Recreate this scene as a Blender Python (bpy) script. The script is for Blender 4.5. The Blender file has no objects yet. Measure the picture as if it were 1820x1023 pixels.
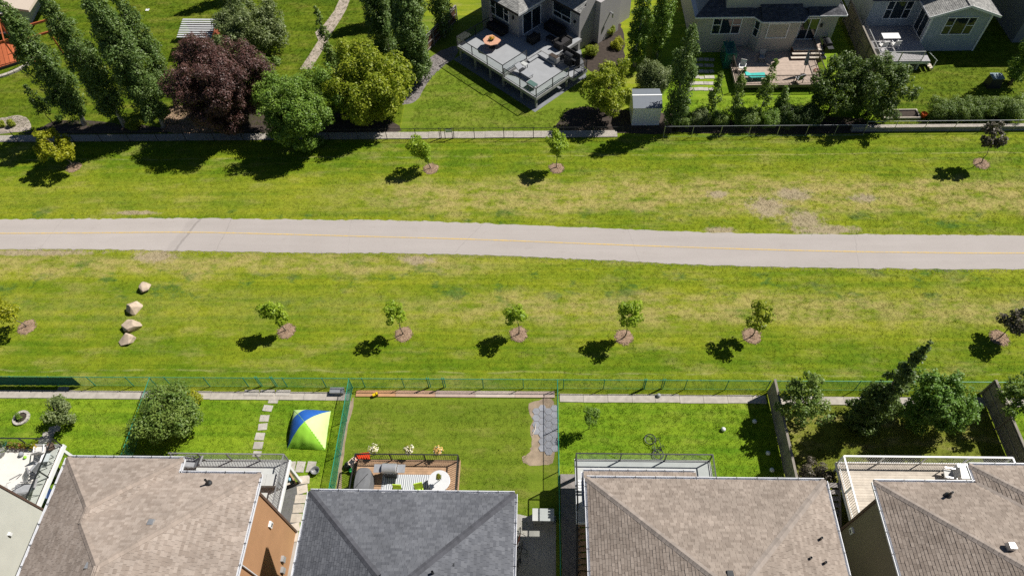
import bpy, math, random
import numpy as np
from mathutils import Vector, Matrix

random.seed(7)
rng = np.random.default_rng(7)
scene = bpy.context.scene
col = scene.collection
R = math.radians

# ------------------------------------------------------------------ camera
CAM_H, F_PX = 40.0, 1230.0
def _axes(off, roll, yaw):
    r = np.array([1, 0, 0.]); u = np.array([0, math.cos(off), math.sin(off)]); f = np.array([0, math.sin(off), -math.cos(off)])
    c, s = math.cos(roll), math.sin(roll)
    r, u = c * r + s * u, -s * r + c * u
    c, s = math.cos(yaw), math.sin(yaw)
    Z = np.array([[c, -s, 0], [s, c, 0], [0, 0, 1]])
    return Z @ r, Z @ u, Z @ f
CR, CU, CF = _axes(R(35.7), R(-3.17), R(3.93))
cam_data = bpy.data.cameras.new('camera')
cam = bpy.data.objects.new('camera', cam_data); col.objects.link(cam)
cam_data.sensor_width = 36.0
cam_data.lens = 36.0 * F_PX / 1820.0
cam_data.clip_start, cam_data.clip_end = 0.5, 3000.0
cam.matrix_world = Matrix(((CR[0], CU[0], -CF[0], 0), (CR[1], CU[1], -CF[1], 0), (CR[2], CU[2], -CF[2], CAM_H), (0, 0, 0, 1)))
scene.camera = cam

# ------------------------------------------------------------------ sky and sun
SUN_EL, SUN_AZ = R(50.0), math.atan2(0.885, 0.465)
world = bpy.data.worlds.new('World'); scene.world = world; world.use_nodes = True
wn = world.node_tree
sky = wn.nodes.new('ShaderNodeTexSky'); sky.sky_type = 'NISHITA'; sky.sun_disc = False
sky.altitude = 1100.0; sky.air_density = 0.7; sky.dust_density = 0.3; sky.ozone_density = 1.0
sky.sun_elevation = SUN_EL; sky.sun_rotation = SUN_AZ
wn.links.new(sky.outputs[0], wn.nodes['Background'].inputs[0])
wn.nodes['Background'].inputs[1].default_value = 0.05
sd = bpy.data.lights.new('sun', 'SUN'); sd.energy = 5.0; sd.angle = R(0.53); sd.color = (1.0, 0.955, 0.88)
sun = bpy.data.objects.new('sun', sd); col.objects.link(sun)
_d = Vector((math.sin(SUN_AZ) * math.cos(SUN_EL), math.cos(SUN_AZ) * math.cos(SUN_EL), math.sin(SUN_EL)))
sun.rotation_euler = _d.to_track_quat('Z', 'Y').to_euler(); sun.location = (30, 30, 60)
scene.view_settings.view_transform = 'Standard'; scene.view_settings.look = 'None'
scene.view_settings.exposure = 0.32; scene.view_settings.gamma = 1.0; scene.view_settings.use_curve_mapping = False
scene.render.engine = 'CYCLES'
scene.cycles.max_bounces = 6; scene.cycles.diffuse_bounces = 3; scene.cycles.glossy_bounces = 2
scene.cycles.transmission_bounces = 3; scene.cycles.transparent_max_bounces = 6
scene.cycles.adaptive_threshold = 0.006; scene.cycles.use_denoising = False
scene.cycles.denoiser = 'OPENIMAGEDENOISE'; scene.cycles.denoising_input_passes = 'RGB_ALBEDO_NORMAL'; scene.cycles.denoising_prefilter = 'ACCURATE'
scene.cycles.caustics_reflective = False; scene.cycles.caustics_refractive = False

# ------------------------------------------------------------------ measuring helpers (photo survey -> metres on the site)
def at(x, y, z=0.0):
    d = CR * (x - 910) + CU * (511.5 - y) + CF * F_PX
    t = (z - CAM_H) / d[2]
    return Vector((d[0] * t, d[1] * t, z))
def proj(p):
    v = np.array(p) - np.array([0, 0, CAM_H]); zc = v @ CF
    return 910 + F_PX * (v @ CR) / zc, 511.5 - F_PX * (v @ CU) / zc
def height(bx, by, ty):
    b = at(bx, by); lo, hi = 0.0, 25.0
    for _ in range(40):
        m = (lo + hi) / 2
        if proj((b.x, b.y, m))[1] > ty: lo = m
        else: hi = m
    return lo
def metres(px, x, y):
    p = np.array(at(x, y)) - np.array([0, 0, CAM_H])
    return px * (p @ CF) / F_PX

# ------------------------------------------------------------------ object helpers
def thing(name, label, cat, loc=(0, 0, 0), rz=0.0, group=None):
    o = bpy.data.objects.new(name, None); col.objects.link(o)
    o.location = loc; o.rotation_euler = (0, 0, rz); o.empty_display_size = 0.1
    o['label'] = label; o['category'] = cat
    if group: o['group'] = group
    return o
def tag(o, label, cat, group=None, kind=None):
    o['label'] = label; o['category'] = cat
    if group: o['group'] = group
    if kind: o['kind'] = kind
    return o
def link(name, me, mat=None, parent=None, loc=(0, 0, 0), rz=0.0, kind=None):
    o = bpy.data.objects.new(name, me); col.objects.link(o)
    if mat is not None and not me.materials: me.materials.append(mat)
    o.parent = parent; o.location = loc; o.rotation_euler = (0, 0, rz)
    if kind: o['kind'] = kind
    return o
def np_mesh(name, V, Q, smooth=False):
    V = np.asarray(V, dtype=np.float32); Q = np.asarray(Q, dtype=np.int32); k = Q.shape[1]
    me = bpy.data.meshes.new(name)
    me.vertices.add(len(V)); me.vertices.foreach_set('co', V.ravel())
    me.loops.add(Q.size); me.loops.foreach_set('vertex_index', Q.ravel())
    me.polygons.add(len(Q)); me.polygons.foreach_set('loop_start', np.arange(0, Q.size, k, dtype=np.int32))
    me.polygons.foreach_set('loop_total', np.full(len(Q), k, dtype=np.int32))
    if smooth: me.polygons.foreach_set('use_smooth', np.ones(len(Q), dtype=bool))
    me.update(calc_edges=True)
    return me
BOXF = [(0, 3, 2, 1), (4, 5, 6, 7), (0, 1, 5, 4), (1, 2, 6, 5), (2, 3, 7, 6), (3, 0, 4, 7)]
class MB:
    def __init__(s): s.v = []; s.f = []
    def add(s, vs, fs):
        n = len(s.v); s.v += [tuple(v) for v in vs]; s.f += [tuple(i + n for i in f) for f in fs]; return s
    def box(s, c, d, rz=0.0, rx=0.0, ry=0.0):
        m = Matrix.Rotation(rz, 3, 'Z') @ Matrix.Rotation(ry, 3, 'Y') @ Matrix.Rotation(rx, 3, 'X')
        c = Vector(c); vs = []
        for z in (-.5, .5):
            for x, y in ((-.5, -.5), (.5, -.5), (.5, .5), (-.5, .5)):
                vs.append(c + m @ Vector((x * d[0], y * d[1], z * d[2])))
        return s.add(vs, BOXF)
    def slab(s, x0, x1, y0, y1, z0, z1): return s.box(((x0 + x1) / 2, (y0 + y1) / 2, (z0 + z1) / 2), (x1 - x0, y1 - y0, z1 - z0))
    def beam(s, p, q, w, h):
        p = Vector(p); q = Vector(q); a = (q - p).normalized()
        up = Vector((0, 0, 1)) if abs(a.z) < .95 else Vector((0, 1, 0))
        b = a.cross(up).normalized() * (w / 2); c = b.cross(a).normalized() * (h / 2)
        return s.add([p - b - c, p + b - c, p + b + c, p - b + c, q - b - c, q + b - c, q + b + c, q - b + c],
                     [(0, 1, 2, 3), (4, 7, 6, 5), (0, 4, 5, 1), (1, 5, 6, 2), (2, 6, 7, 3), (3, 7, 4, 0)])
    def tube(s, pts, rad, n=8, caps=True):
        pts = [Vector(p) for p in pts]
        if not hasattr(rad, '__len__'): rad = [rad] * len(pts)
        base = len(s.v); prev = None
        for i, p in enumerate(pts):
            a = (pts[min(i + 1, len(pts) - 1)] - pts[max(i - 1, 0)]).normalized()
            if prev is None: b = a.cross(Vector((0, 0, 1)) if abs(a.z) < .9 else Vector((1, 0, 0))).normalized()
            else: b = (prev - a * prev.dot(a)).normalized()
            prev = b; c = a.cross(b)
            for k in range(n):
                t = 2 * math.pi * k / n
                s.v.append(tuple(p + (b * math.cos(t) + c * math.sin(t)) * rad[i]))
        for i in range(len(pts) - 1):
            for k in range(n):
                a0 = base + i * n + k; a1 = base + i * n + (k + 1) % n
                s.f.append((a0, a1, a1 + n, a0 + n))
        if caps:
            s.f.append(tuple(base + k for k in reversed(range(n)))); s.f.append(tuple(base + (len(pts) - 1) * n + k for k in range(n)))
        return s
    def ring(s, c, r, rt, n=20, m=6, axis='z', arc=2 * math.pi):
        c = Vector(c); pts = []
        for k in range(n + 1):
            t = arc * k / n
            d = {'z': (math.cos(t), math.sin(t), 0), 'x': (0, math.cos(t), math.sin(t)), 'y': (math.cos(t), 0, math.sin(t))}[axis]
            pts.append(c + Vector(d) * r)
        return s.tube(pts, rt, m, caps=False)
    def lathe(s, prof, n=16, c=(0, 0, 0)):
        base = len(s.v)
        for r, z in prof:
            for k in range(n):
                t = 2 * math.pi * k / n
                s.v.append((c[0] + r * math.cos(t), c[1] + r * math.sin(t), c[2] + z))
        for i in range(len(prof) - 1):
            for k in range(n):
                a0 = base + i * n + k; a1 = base + i * n + (k + 1) % n
                s.f.append((a0, a1, a1 + n, a0 + n))
        s.f.append(tuple(base + k for k in reversed(range(n)))); s.f.append(tuple(base + (len(prof) - 1) * n + k for k in range(n)))
        return s
    def prism(s, poly, z0, z1):
        n = len(poly)
        if sum(poly[i][0] * poly[(i + 1) % n][1] - poly[(i + 1) % n][0] * poly[i][1] for i in range(n)) < 0: poly = poly[::-1]
        vs = [(p[0], p[1], z0) for p in poly] + [(p[0], p[1], z1) for p in poly]
        fs = [tuple(reversed(range(n))), tuple(range(n, 2 * n))] + [(i, (i + 1) % n, (i + 1) % n + n, i + n) for i in range(n)]
        return s.add(vs, fs)
    def face(s, pts): return s.add(pts, [tuple(range(len(pts)))])
    def mesh(s, name, smooth=False):
        me = bpy.data.meshes.new(name); me.from_pydata(s.v, [], s.f)
        if smooth: me.polygons.foreach_set('use_smooth', [True] * len(me.polygons))
        me.update(); return me
    def build(s, name, mat, parent=None, loc=(0, 0, 0), rz=0.0, smooth=False, kind=None):
        return link(name, s.mesh(name, smooth), mat, parent, loc, rz, kind)
_unit = {}
def unit(mat):
    if mat.name not in _unit:
        b = 0.0; m = MB().box((0, 0, 0), (1, 1, 1)); me = m.mesh('block'); me.materials.append(mat); _unit[mat.name] = me
    return _unit[mat.name]
def piece(name, mat, parent, c, d, rz=0.0, rx=0.0, ry=0.0):
    o = bpy.data.objects.new(name, unit(mat)); col.objects.link(o); o.parent = parent
    o.location = c; o.scale = d; o.rotation_euler = (rx, ry, rz); return o
def bar(name, mat, parent, p, q, w, h):
    p = Vector(p); q = Vector(q); a = q - p; L = a.length
    o = bpy.data.objects.new(name, unit(mat)); col.objects.link(o); o.parent = parent
    yaw = math.atan2(a.y, a.x); pit = -math.asin(max(-1, min(1, a.z / L)))
    o.location = (p + q) / 2; o.rotation_euler = (0, pit, yaw); o.scale = (L, w, h); return o
def copy_tree(o, parent=None):
    c = o.copy(); col.objects.link(c); c.parent = parent
    for ch in list(o.children): copy_tree(ch, c)
    return c

# ------------------------------------------------------------------ materials
class NT:
    def __init__(s, name):
        s.m = bpy.data.materials.new(name); s.m.use_nodes = True; s.t = s.m.node_tree
        s.b = s.t.nodes['Principled BSDF']; s.out = s.t.nodes['Material Output']
        s.pos = s.n('ShaderNodeNewGeometry').outputs['Position']
    def n(s, k, **kw):
        x = s.t.nodes.new(k)
        for a, b in kw.items(): setattr(x, a, b)
        return x
    def L(s, a, b): s.t.links.new(a, b)
    def put(s, sock, v):
        if hasattr(v, 'is_linked') or hasattr(v, 'links'): s.L(v, sock)
        else: sock.default_value = v
    def scaled(s, vec, sc, off=(0, 0, 0)):
        m = s.n('ShaderNodeMapping'); s.L(vec, m.inputs[0]); m.inputs[3].default_value = sc; m.inputs[1].default_value = off; return m.outputs[0]
    def noise(s, vec, scale, detail=3, rough=.55, dist=0.0):
        x = s.n('ShaderNodeTexNoise'); s.L(vec, x.inputs['Vector']); x.inputs['Scale'].default_value = scale
        x.inputs['Detail'].default_value = detail; x.inputs['Roughness'].default_value = rough; x.inputs['Distortion'].default_value = dist
        return x.outputs[0]
    def vor(s, vec, scale, out='Color'):
        x = s.n('ShaderNodeTexVoronoi'); s.L(vec, x.inputs['Vector']); x.inputs['Scale'].default_value = scale; return x.outputs[out]
    def rng(s, v, a, b, c=0.0, d=1.0, smooth=True):
        x = s.n('ShaderNodeMapRange'); x.interpolation_type = 'SMOOTHSTEP' if smooth else 'LINEAR'
        s.put(x.inputs[0], v); x.inputs[1].default_value = a; x.inputs[2].default_value = b; x.inputs[3].default_value = c; x.inputs[4].default_value = d
        return x.outputs[0]
    def math(s, op, a, b=0.0):
        x = s.n('ShaderNodeMath', operation=op); s.put(x.inputs[0], a); s.put(x.inputs[1], b); return x.outputs[0]
    def mix(s, f, a, b, kind='MIX'):
        x = s.n('ShaderNodeMix', data_type='RGBA', blend_type=kind); s.put(x.inputs[0], f)
        s.put(x.inputs[6], (*a, 1) if isinstance(a, tuple) else a); s.put(x.inputs[7], (*b, 1) if isinstance(b, tuple) else b)
        return x.outputs[2]
    def xyz(s, v):
        x = s.n('ShaderNodeSeparateXYZ'); s.L(v, x.inputs[0]); return x.outputs
    def value(s, c, v):
        h = s.n('ShaderNodeHueSaturation'); s.put(h.inputs['Color'], (*c, 1) if isinstance(c, tuple) else c); s.put(h.inputs['Value'], v); return h.outputs[0]
    def bump(s, h, strength=.4, dist=.02):
        x = s.n('ShaderNodeBump'); x.inputs['Strength'].default_value = strength; x.inputs['Distance'].default_value = dist
        s.L(h, x.inputs['Height']); s.L(x.outputs[0], s.b.inputs['Normal'])
    def fin(s, c, rough=.8, spec=.3, metal=0.0):
        s.put(s.b.inputs['Base Color'], (*c, 1) if isinstance(c, tuple) else c); s.put(s.b.inputs['Roughness'], rough)
        s.b.inputs['Specular IOR Level'].default_value = spec; s.b.inputs['Metallic'].default_value = metal; return s.m
_M = {}
def mat(name, c, rough=.75, var=.18, scale=6.0, fine=60.0, bump=.0, spec=.3, metal=0.0, island=0.0, obj=0.0, stretch=None):
    """painted, wooden, concrete ... : base colour with blotches, fine grain and wear"""
    if name in _M: return _M[name]
    t = NT(name); v = t.pos
    if stretch: v = t.scaled(v, stretch)
    a = t.noise(v, scale, 4); b = t.noise(v, fine, 2)
    k = t.math('ADD', t.rng(a, .3, .7, 1 - var, 1 + var, False), t.rng(b, .3, .7, -var * .45, var * .45, False))
    if island: k = t.math('ADD', k, t.rng(t.n('ShaderNodeNewGeometry').outputs['Random Per Island'], 0, 1, -island, island, False))
    if obj: k = t.math('ADD', k, t.rng(t.n('ShaderNodeObjectInfo').outputs['Random'], 0, 1, -obj, obj, False))
    if bump: t.bump(b, bump, .01)
    _M[name] = t.fin(t.value(c, k), rough, spec, metal); return _M[name]
def leafmat(name, c, c2, trans=.35):
    if name in _M: return _M[name]
    t = NT(name); r = t.n('ShaderNodeNewGeometry').outputs['Random Per Island']
    big = t.noise(t.pos, .9, 2)
    f = t.math('ADD', t.math('MULTIPLY', r, .65), t.rng(big, .3, .7, 0, .4))
    cc = t.mix(f, c, c2)
    t.fin(cc, .5, .35)
    tr = t.n('ShaderNodeBsdfTranslucent'); t.L(t.mix(.5, cc, (.35, .5, .04), 'MIX'), tr.inputs[0])
    mx = t.n('ShaderNodeMixShader'); mx.inputs[0].default_value = trans
    t.L(t.b.outputs[0], mx.inputs[1]); t.L(tr.outputs[0], mx.inputs[2]); t.L(mx.outputs[0], t.out.inputs[0])
    _M[name] = t.m; return t.m
def shinglemat(name, c, c2):
    t = NT(name); r = t.n('ShaderNodeNewGeometry').outputs['Random Per Island']
    g = t.noise(t.pos, 160, 2, .7); w = t.noise(t.pos, .5, 3)
    k = t.math('ADD', t.math('ADD', t.rng(g, .3, .7, .82, 1.18, False), t.rng(w, .3, .7, -.10, .10)), t.rng(t.noise(t.scaled(t.pos, (1.6, 1.6, .25), (3, 1, 0)), 1.3, 5, .65), .35, .65, -.07, .07))
    t.bump(g, .5, .004)
    _M[name] = t.fin(t.value(t.mix(r, c, c2), k), .95, .15); return _M[name]
def grassmat(name, a, b, dry, dryk, park=False):
    t = NT(name); p = t.pos
    fine = t.noise(p, 22, 3, .75); fine2 = t.noise(t.scaled(p, (1, 1, 1), (3, 7, 0)), 70, 2, .7)
    mid = t.noise(p, 1.3, 4, .6); big = t.noise(p, .22, 4, .6)
    streak = t.math('ADD', t.math('MULTIPLY', t.noise(t.scaled(p, (.07, 1.6, 1)), 1.0, 4, .6), .6), t.math('MULTIPLY', t.noise(t.scaled(p, (.012, 2.2, 1), (0, 5, 0)), 1.0, 2, .5), .4))
    f = t.math('ADD', t.math('ADD', t.rng(mid, .3, .7, 0, .22), t.rng(big, .35, .65, 0, .32)), t.rng(streak, .38, .62, 0, .52))
    clump = t.noise(p, 5.5, 3, .65)
    dm = t.math('MULTIPLY', t.rng(t.noise(t.scaled(p, (.35, 1, 1), (9, 2, 0)), .8, 5, .68), .48, .72), dryk)
    if park:
        X, Y, Z = t.xyz(p)
        wob = t.math('MULTIPLY', t.math('SUBTRACT', t.noise(t.scaled(p, (.6, 1, 1)), .35, 4, .65), .5), 4.0)
        y2 = t.math('ADD', Y, wob)
        def band(c0, h0, soft): return t.rng(t.math('ABSOLUTE', t.math('SUBTRACT', y2, c0)), h0, h0 + soft, 1, 0)
        tex = t.rng(t.noise(t.scaled(p, (.5, 1, 1), (4, 4, 0)), 1.1, 6, .74), .34, .62)
        b1 = t.math('MULTIPLY', t.math('MULTIPLY', band(37.6, 1.0, 1.6), t.rng(X, -20, -8, .1, 1)), tex)
        b2 = t.math('MULTIPLY', t.math('MULTIPLY', band(26.9, .5, 1.6), t.rng(X, -16, 0, .25, .85)), tex)
        b3 = t.math('MULTIPLY', t.math('MULTIPLY', band(30.8, .3, 1.2), t.rng(X, 2, -9, 0, .95)), tex)
        dm = t.math('MAXIMUM', dm, t.math('MAXIMUM', b1, t.math('MAXIMUM', b2, b3)))
        # the strips by the fences stay greener, the middle is sun dried
        f = t.math('SUBTRACT', f, t.math('MULTIPLY', t.math('MAXIMUM', band(42.6, .8, 2.2), band(22.4, .6, 2.0)), .28))
    c = t.mix(f, a, b)
    if park:
        lush = t.rng(t.noise(t.scaled(p, (.6, 1, 1), (20, 3, 0)), .62, 5, .68), .53, .64)
        lush = t.math('MULTIPLY', lush, t.math('MAXIMUM', band(28.9, 1.0, 2.2), t.math('MAXIMUM', band(35.2, .5, 1.0), .12)))
        c = t.mix(t.math('MULTIPLY', lush, .85), c, (.070, .145, .022))
    c = t.mix(t.math('MULTIPLY', dm, .85), c, dry)
    if park:
        # bare worn earth beside the pathway, with an outline of its own
        def spot(cx, cy, rx, ry):
            q = t.scaled(p, (1 / rx, 1 / ry, 0), (-cx / rx, -cy / ry, 0))
            ln = t.n('ShaderNodeVectorMath', operation='LENGTH'); t.L(q, ln.inputs[0])
            return t.math('ADD', ln.outputs['Value'], t.math('MULTIPLY', t.math('SUBTRACT', t.noise(p, 1.6, 6, .78), .5), 2.6))
        s = None
        for cx, cy, rx, ry in SPOTS:
            m = t.rng(spot(cx, cy, rx * 1.3, ry * 1.3), .45, 1.1, .85, 0)
            s = m if s is None else t.math('MAXIMUM', s, m)
        c = t.mix(s, c, t.mix(fine, (.27, .205, .125), (.50, .415, .30)))
        # thin pale mowing-edge lines along the fences
        for y0 in (42.0, 21.85):
            ln = t.rng(t.math('ABSOLUTE', t.math('SUBTRACT', t.math('ADD', Y, t.math('MULTIPLY', t.math('SUBTRACT', t.noise(p, .25, 2), .5), .7)), y0)), .02, .1, .45, 0)
            c = t.mix(t.math('MULTIPLY', ln, t.rng(t.noise(p, .6, 3), .4, .6)), c, (.34, .33, .14))
    k = t.math('ADD', t.math('ADD', t.rng(fine, .25, .75, .82, 1.2, False), t.rng(fine2, .3, .7, -.14, .14, False)), t.rng(clump, .3, .7, -.08, .08, False))
    t.bump(t.math('ADD', fine, clump), .7, .05)
    return t.fin(t.value(c, k), .9, .12)

SPOTS = []
for x, y, rx, ry in [(1365, 368, 1.3, 1.0), (1410, 345, 1.3, .6), (1430, 392, 1.2, .9), (1465, 408, 2.2, .45), (1535, 352, .9, .4), (1275, 345, .8, .35),
                     (1280, 409, 1.0, .3), (275, 455, 1.5, .55), (60, 449, 4.5, .25), (740, 462, 1.2, .4), 
                     (245, 378, 1.6, .2)]:
    p = at(x, y); SPOTS.append((p.x, p.y, rx, ry))
m_park = grassmat('park_grass', (.108, .186, .007), (.268, .298, .018), (.42, .345, .130), .45, park=True)
m_lush = grassmat('yard_grass_lush', (.098, .205, .008), (.222, .318, .018), (.36, .36, .07), .35)
m_even = grassmat('yard_grass_even', (.100, .165, .010), (.175, .232, .020), (.31, .27, .08), .45)
m_dry = grassmat('yard_grass_dry', (.125, .16, .018), (.20, .215, .030), (.36, .30, .13), .9)
m_deepgreen = grassmat('yard_grass_deep', (.062, .118, .005), (.140, .185, .010), (.30, .26, .06), .45)

m_conc = mat('concrete', (.40, .365, .32), .9, .16, 3, 90, .3)
m_conc_grey = mat('concrete_grey', (.30, .30, .30), .9, .16, 2, 80, .3)
m_paver = mat('paver_stone', (.42, .39, .35), .9, .14, 3, 70, .3, obj=.14)
m_bluepaver = mat('paver_blue_grey', (.26, .27, .30), .9, .14, 3, 70, .3, obj=.12)
m_gravel = mat('gravel_grey', (.22, .20, .19), .95, .35, 14, 45, .8)
m_gravel_pale = mat('gravel_pale', (.36, .31, .26), .95, .35, 14, 45, .8)
m_dirt = mat('bare_soil', (.29, .225, .16), .95, .25, 2, 40, .7)
m_mulch = mat('bark_mulch', (.29, .20, .135), .95, .3, 10, 50, .7, island=.45)
m_black = mat('black_metal', (.02, .021, .023), .45, .2, 5, 60, spec=.5)
m_greenwire = mat('green_vinyl', (.015, .16, .105), .5, .2, 5, 60, spec=.4)
m_green = mat('green_paint', (.02, .26, .17), .45, .15, 5, 60, spec=.4)
m_fencewood = mat('fence_wood_grey', (.26, .235, .20), .9, .18, 3, 40, .4, obj=.13)
m_fencebrown = mat('fence_wood_brown', (.115, .062, .038), .85, .2, 3, 40, .4, obj=.15)
m_woodtan = mat('deck_wood_tan', (.42, .27, .165), .8, .16, 4, 50, .3, obj=.14)
m_woodpale = mat('deck_wood_pale', (.52, .46, .39), .85, .14, 4, 50, .3, obj=.12)
m_woodgrey = mat('deck_wood_weathered', (.23, .21, .20), .9, .14, 4, 50, .3, obj=.13)
m_white = mat('white_paint', (.78, .79, .80), .5, .05, 4, 60)
m_gutter = mat('white_gutter', (.68, .69, .72), .4, .08, 3, 60)
m_galv = mat('galvanised_steel', (.45, .46, .47), .35, .12, 6, 60, metal=.6)
m_dark = mat('dark_plastic', (.03, .032, .036), .5, .2, 6, 60)

# ------------------------------------------------------------------ ground
g = 400.0
gm = MB().face([(-g, -g, 0), (g, -g, 0), (g, g, 0), (-g, g, 0)]).build('ground', m_park); gm['kind'] = 'structure'

def spline(pts, n=16):
    out = []
    for i in range(len(pts) - 1):
        p0 = pts[max(i - 1, 0)]; p1 = pts[i]; p2 = pts[i + 1]; p3 = pts[min(i + 2, len(pts) - 1)]
        for k in range(n):
            t = k / n
            out.append(tuple(.5 * (2 * b + (c - a) * t + (2 * a - 5 * b + 4 * c - d) * t * t + (3 * b - a - 3 * c + d) * t ** 3) for a, b, c, d in zip(p0, p1, p2, p3)))
    out.append(tuple(pts[-1])); return out
def edge(lst, ext):
    p = [tuple(at(x, y))[:2] for x, y in lst]
    return [(-160, p[0][1] + ext[0])] + [(-60, p[0][1])] + p + [(60, p[-1][1])] + [(160, p[-1][1] + ext[1])]
top = edge([(0, 390), (170, 389), (340, 388), (520, 390), (700, 392), (910, 399), (1100, 407), (1300, 414), (1560, 417), (1820, 418)], (2, -2))
bot = edge([(0, 443), (170, 443), (340, 446), (520, 449), (700, 450), (910, 455), (1100, 464), (1300, 472), (1560, 477), (1820, 479)], (2, -2))
lin = edge([(0, 415), (170, 414), (340, 413), (520, 417), (840, 425.5), (1050, 433.5), (1300, 442), (1500, 447), (1640, 449), (1820, 450)], (2, -2))
def strip(A, B, z, rag):
    A = spline(A, 26); B = spline(B, 26); m = MB(); n = len(A)
    for i in range(n):
        ra, rb = (random.gauss(0, rag), random.gauss(0, rag)) if rag else (0, 0)
        m.v += [(A[i][0], A[i][1] + ra, z), (A[i][0] * .75 + B[i][0] * .25, A[i][1] * .75 + B[i][1] * .25, z + .006), (A[i][0] * .25 + B[i][0] * .75, A[i][1] * .25 + B[i][1] * .75, z + .006), (B[i][0], B[i][1] + rb, z)]
    for i in range(n - 1):
        for k in range(3): m.f.append((4 * i + k, 4 * i + k + 1, 4 * i + k + 5, 4 * i + k + 4))
    return m
def asphalt():
    t = NT('weathered_asphalt'); p = t.pos
    a = t.noise(p, .35, 4, .6); b = t.noise(p, 45, 3, .75); w = t.noise(t.scaled(p, (.08, 1.2, 1)), 1.0, 4)
    c = t.mix(a, (.375, .337, .312), (.435, .398, .375))
    X, Y, Z = t.xyz(p)
    wander = t.math('MULTIPLY', t.math('SUBTRACT', t.noise(p, .9, 5, .7), .5), .5)
    def across(x0, sl): return t.math('SUBTRACT', t.math('SUBTRACT', X, t.math('MULTIPLY', t.math('SUBTRACT', Y, 34), sl)), t.math('ADD', wander, x0))
    xs = at(336, 415).x; c = t.mix(t.rng(across(xs, .3), -.06, .06, .0, .55), c, t.mix(a, (.345, .312, .292), (.40, .368, .350)))
    for x0, sl, wd, dk in ((xs, .3, .09, .5), (at(326, 415).x, .3, .3, .16), (at(398, 420).x, .1, .02, .35), (at(845, 430).x, .7, .02, .3), (at(1120, 440).x, -.2, .015, .3), (at(1530, 445).x, .15, .018, .3), (at(620, 420).x, -.1, .012, .25), (at(90, 420).x, .2, .014, .3)):
        c = t.mix(t.rng(t.math('ABSOLUTE', across(x0, sl)), wd * .5, wd * 1.5 + .01, dk, 0), c, (.19, .17, .16))
    # grit and trodden soil near the edges, scattered blotches
    blot = t.rng(t.noise(t.scaled(p, (.5, 1, 1), (7, 1, 0)), 1.6, 6, .75), .56, .72, 0, .3)
    c = t.mix(blot, c, (.30, .265, .235))
    k = t.math('ADD', t.rng(b, .3, .7, .86, 1.14, False), t.rng(w, .3, .7, -.05, .05, False))
    t.bump(b, .4, .006)
    return t.fin(t.value(c, k), .92, .2)
pw = strip(top, bot, .012, .035).build('pathway', asphalt()); pw['kind'] = 'structure'
def faded():
    t = NT('faded_yellow_paint'); w = t.noise(t.pos, 14, 4, .7); w2 = t.noise(t.pos, .5, 3)
    f = t.math('MULTIPLY', t.rng(w, .35, .6), t.rng(w2, .3, .55, .55, 1))
    return t.fin(t.mix(f, (.42, .36, .29), (.62, .43, .13)), .9, .2)
strip([(x, y + .055) for x, y in lin], [(x, y - .055) for x, y in lin], .026, .006).build('centre_line', faded(), pw)
# crumbly shoulder of pale gravel along the lower edge of the path
sh = MB(); S = spline(bot, 40)
for i in range(len(S) - 1):
    if abs(S[i][0]) > 62: continue
    for _ in range(9):
        x = S[i][0] + random.random() * (S[i + 1][0] - S[i][0]); y = S[i][1] - abs(random.gauss(.02, .12)); s = random.uniform(.01, .035)
        sh.box((x, y, s * .4), (s, s * .8, s * .7), random.random() * 3)
sh.build('path_edge_gravel', m_gravel_pale, kind='stuff')

def sheet(name, poly, z, m, kind='structure', parent=None):
    o = MB().face([(x, y, z) for x, y in poly]).build(name, m, parent)
    if kind and parent is None: o['kind'] = kind
    return o
FY, SX = 20.72, [-38.0, -25.1, -12.14, 1.12, 14.4, 27.6, 41.0]
for i, m in enumerate((m_lush, m_lush, m_even, m_lush, m_dry, m_lush)):
    sheet('yard_lawn', [(SX[i] + .02, -4), (SX[i + 1] - .02, -4), (SX[i + 1] - .02, FY - .7), (SX[i] + .02, FY - .7)], .005, m)
UY = 44.15
sheet('yard_lawn', [(-62, UY + .9), (-12.0, UY + .9), (-12.0, 70), (-62, 70)], .005, m_deepgreen)
sheet('yard_lawn', [(-11.95, UY + .9), (6.6, UY + .9), (6.6, 62), (-11.95, 62)], .005, m_even)
sheet('yard_lawn', [(10.5, UY + .9), (28.6, UY + .9), (28.6, 62), (10.5, 62)], .005, m_lush)
sheet('yard_lawn', [(28.65, UY + .9), (60, UY + .9), (60, 66), (28.65, 66)], .005, m_deepgreen)

# concrete border strips, slab by slab
def slabs(name, x0, x1, y0, y1, z, step, m, skip=()):
    o = MB().slab(x0, x1, y0 + .02, y1 - .02, -.05, z - .02).build(name, m_conc_grey); o['kind'] = 'structure'
    x = x0
    while x < x1 - .1:
        L = min(step * random.uniform(.96, 1.04), x1 - x)
        piece('slab', m, o, (x + L / 2, (y0 + y1) / 2 + random.gauss(0, .012), z / 2 + random.gauss(0, .003)), (L - .02, y1 - y0, z + .01), random.gauss(0, .004))
        x += L
    return o
slabs('concrete_edging', -38, SX[2] - .1, FY - .95, FY - .38, .05, 1.5, m_conc)
slabs('concrete_edging', SX[3] + .15, SX[4] - .15, FY - .97, FY - .40, .05, 1.5, m_conc)
slabs('concrete_edging', SX[4] + .2, 41, FY - 1.02, FY - .45, .05, 1.5, m_conc)
slabs('concrete_edging', -60, 6.5, UY + .05, UY + .85, .06, 2.4, m_conc)
# retaining wall with a footing in front of the blue house's garden
rw = thing('retaining_wall', 'long grey concrete retaining wall below the clipped hedge', 'wall', (33, UY + .6, 0))
for k in range(9):
    piece('wall_block', m_conc_grey, rw, (-6.2 + k * 2.0, 0, .2), (1.98, .28, .44))
    piece('cap', m_conc, rw, (-6.2 + k * 2.0, .0, .44), (1.99, .36, .06))

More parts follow.
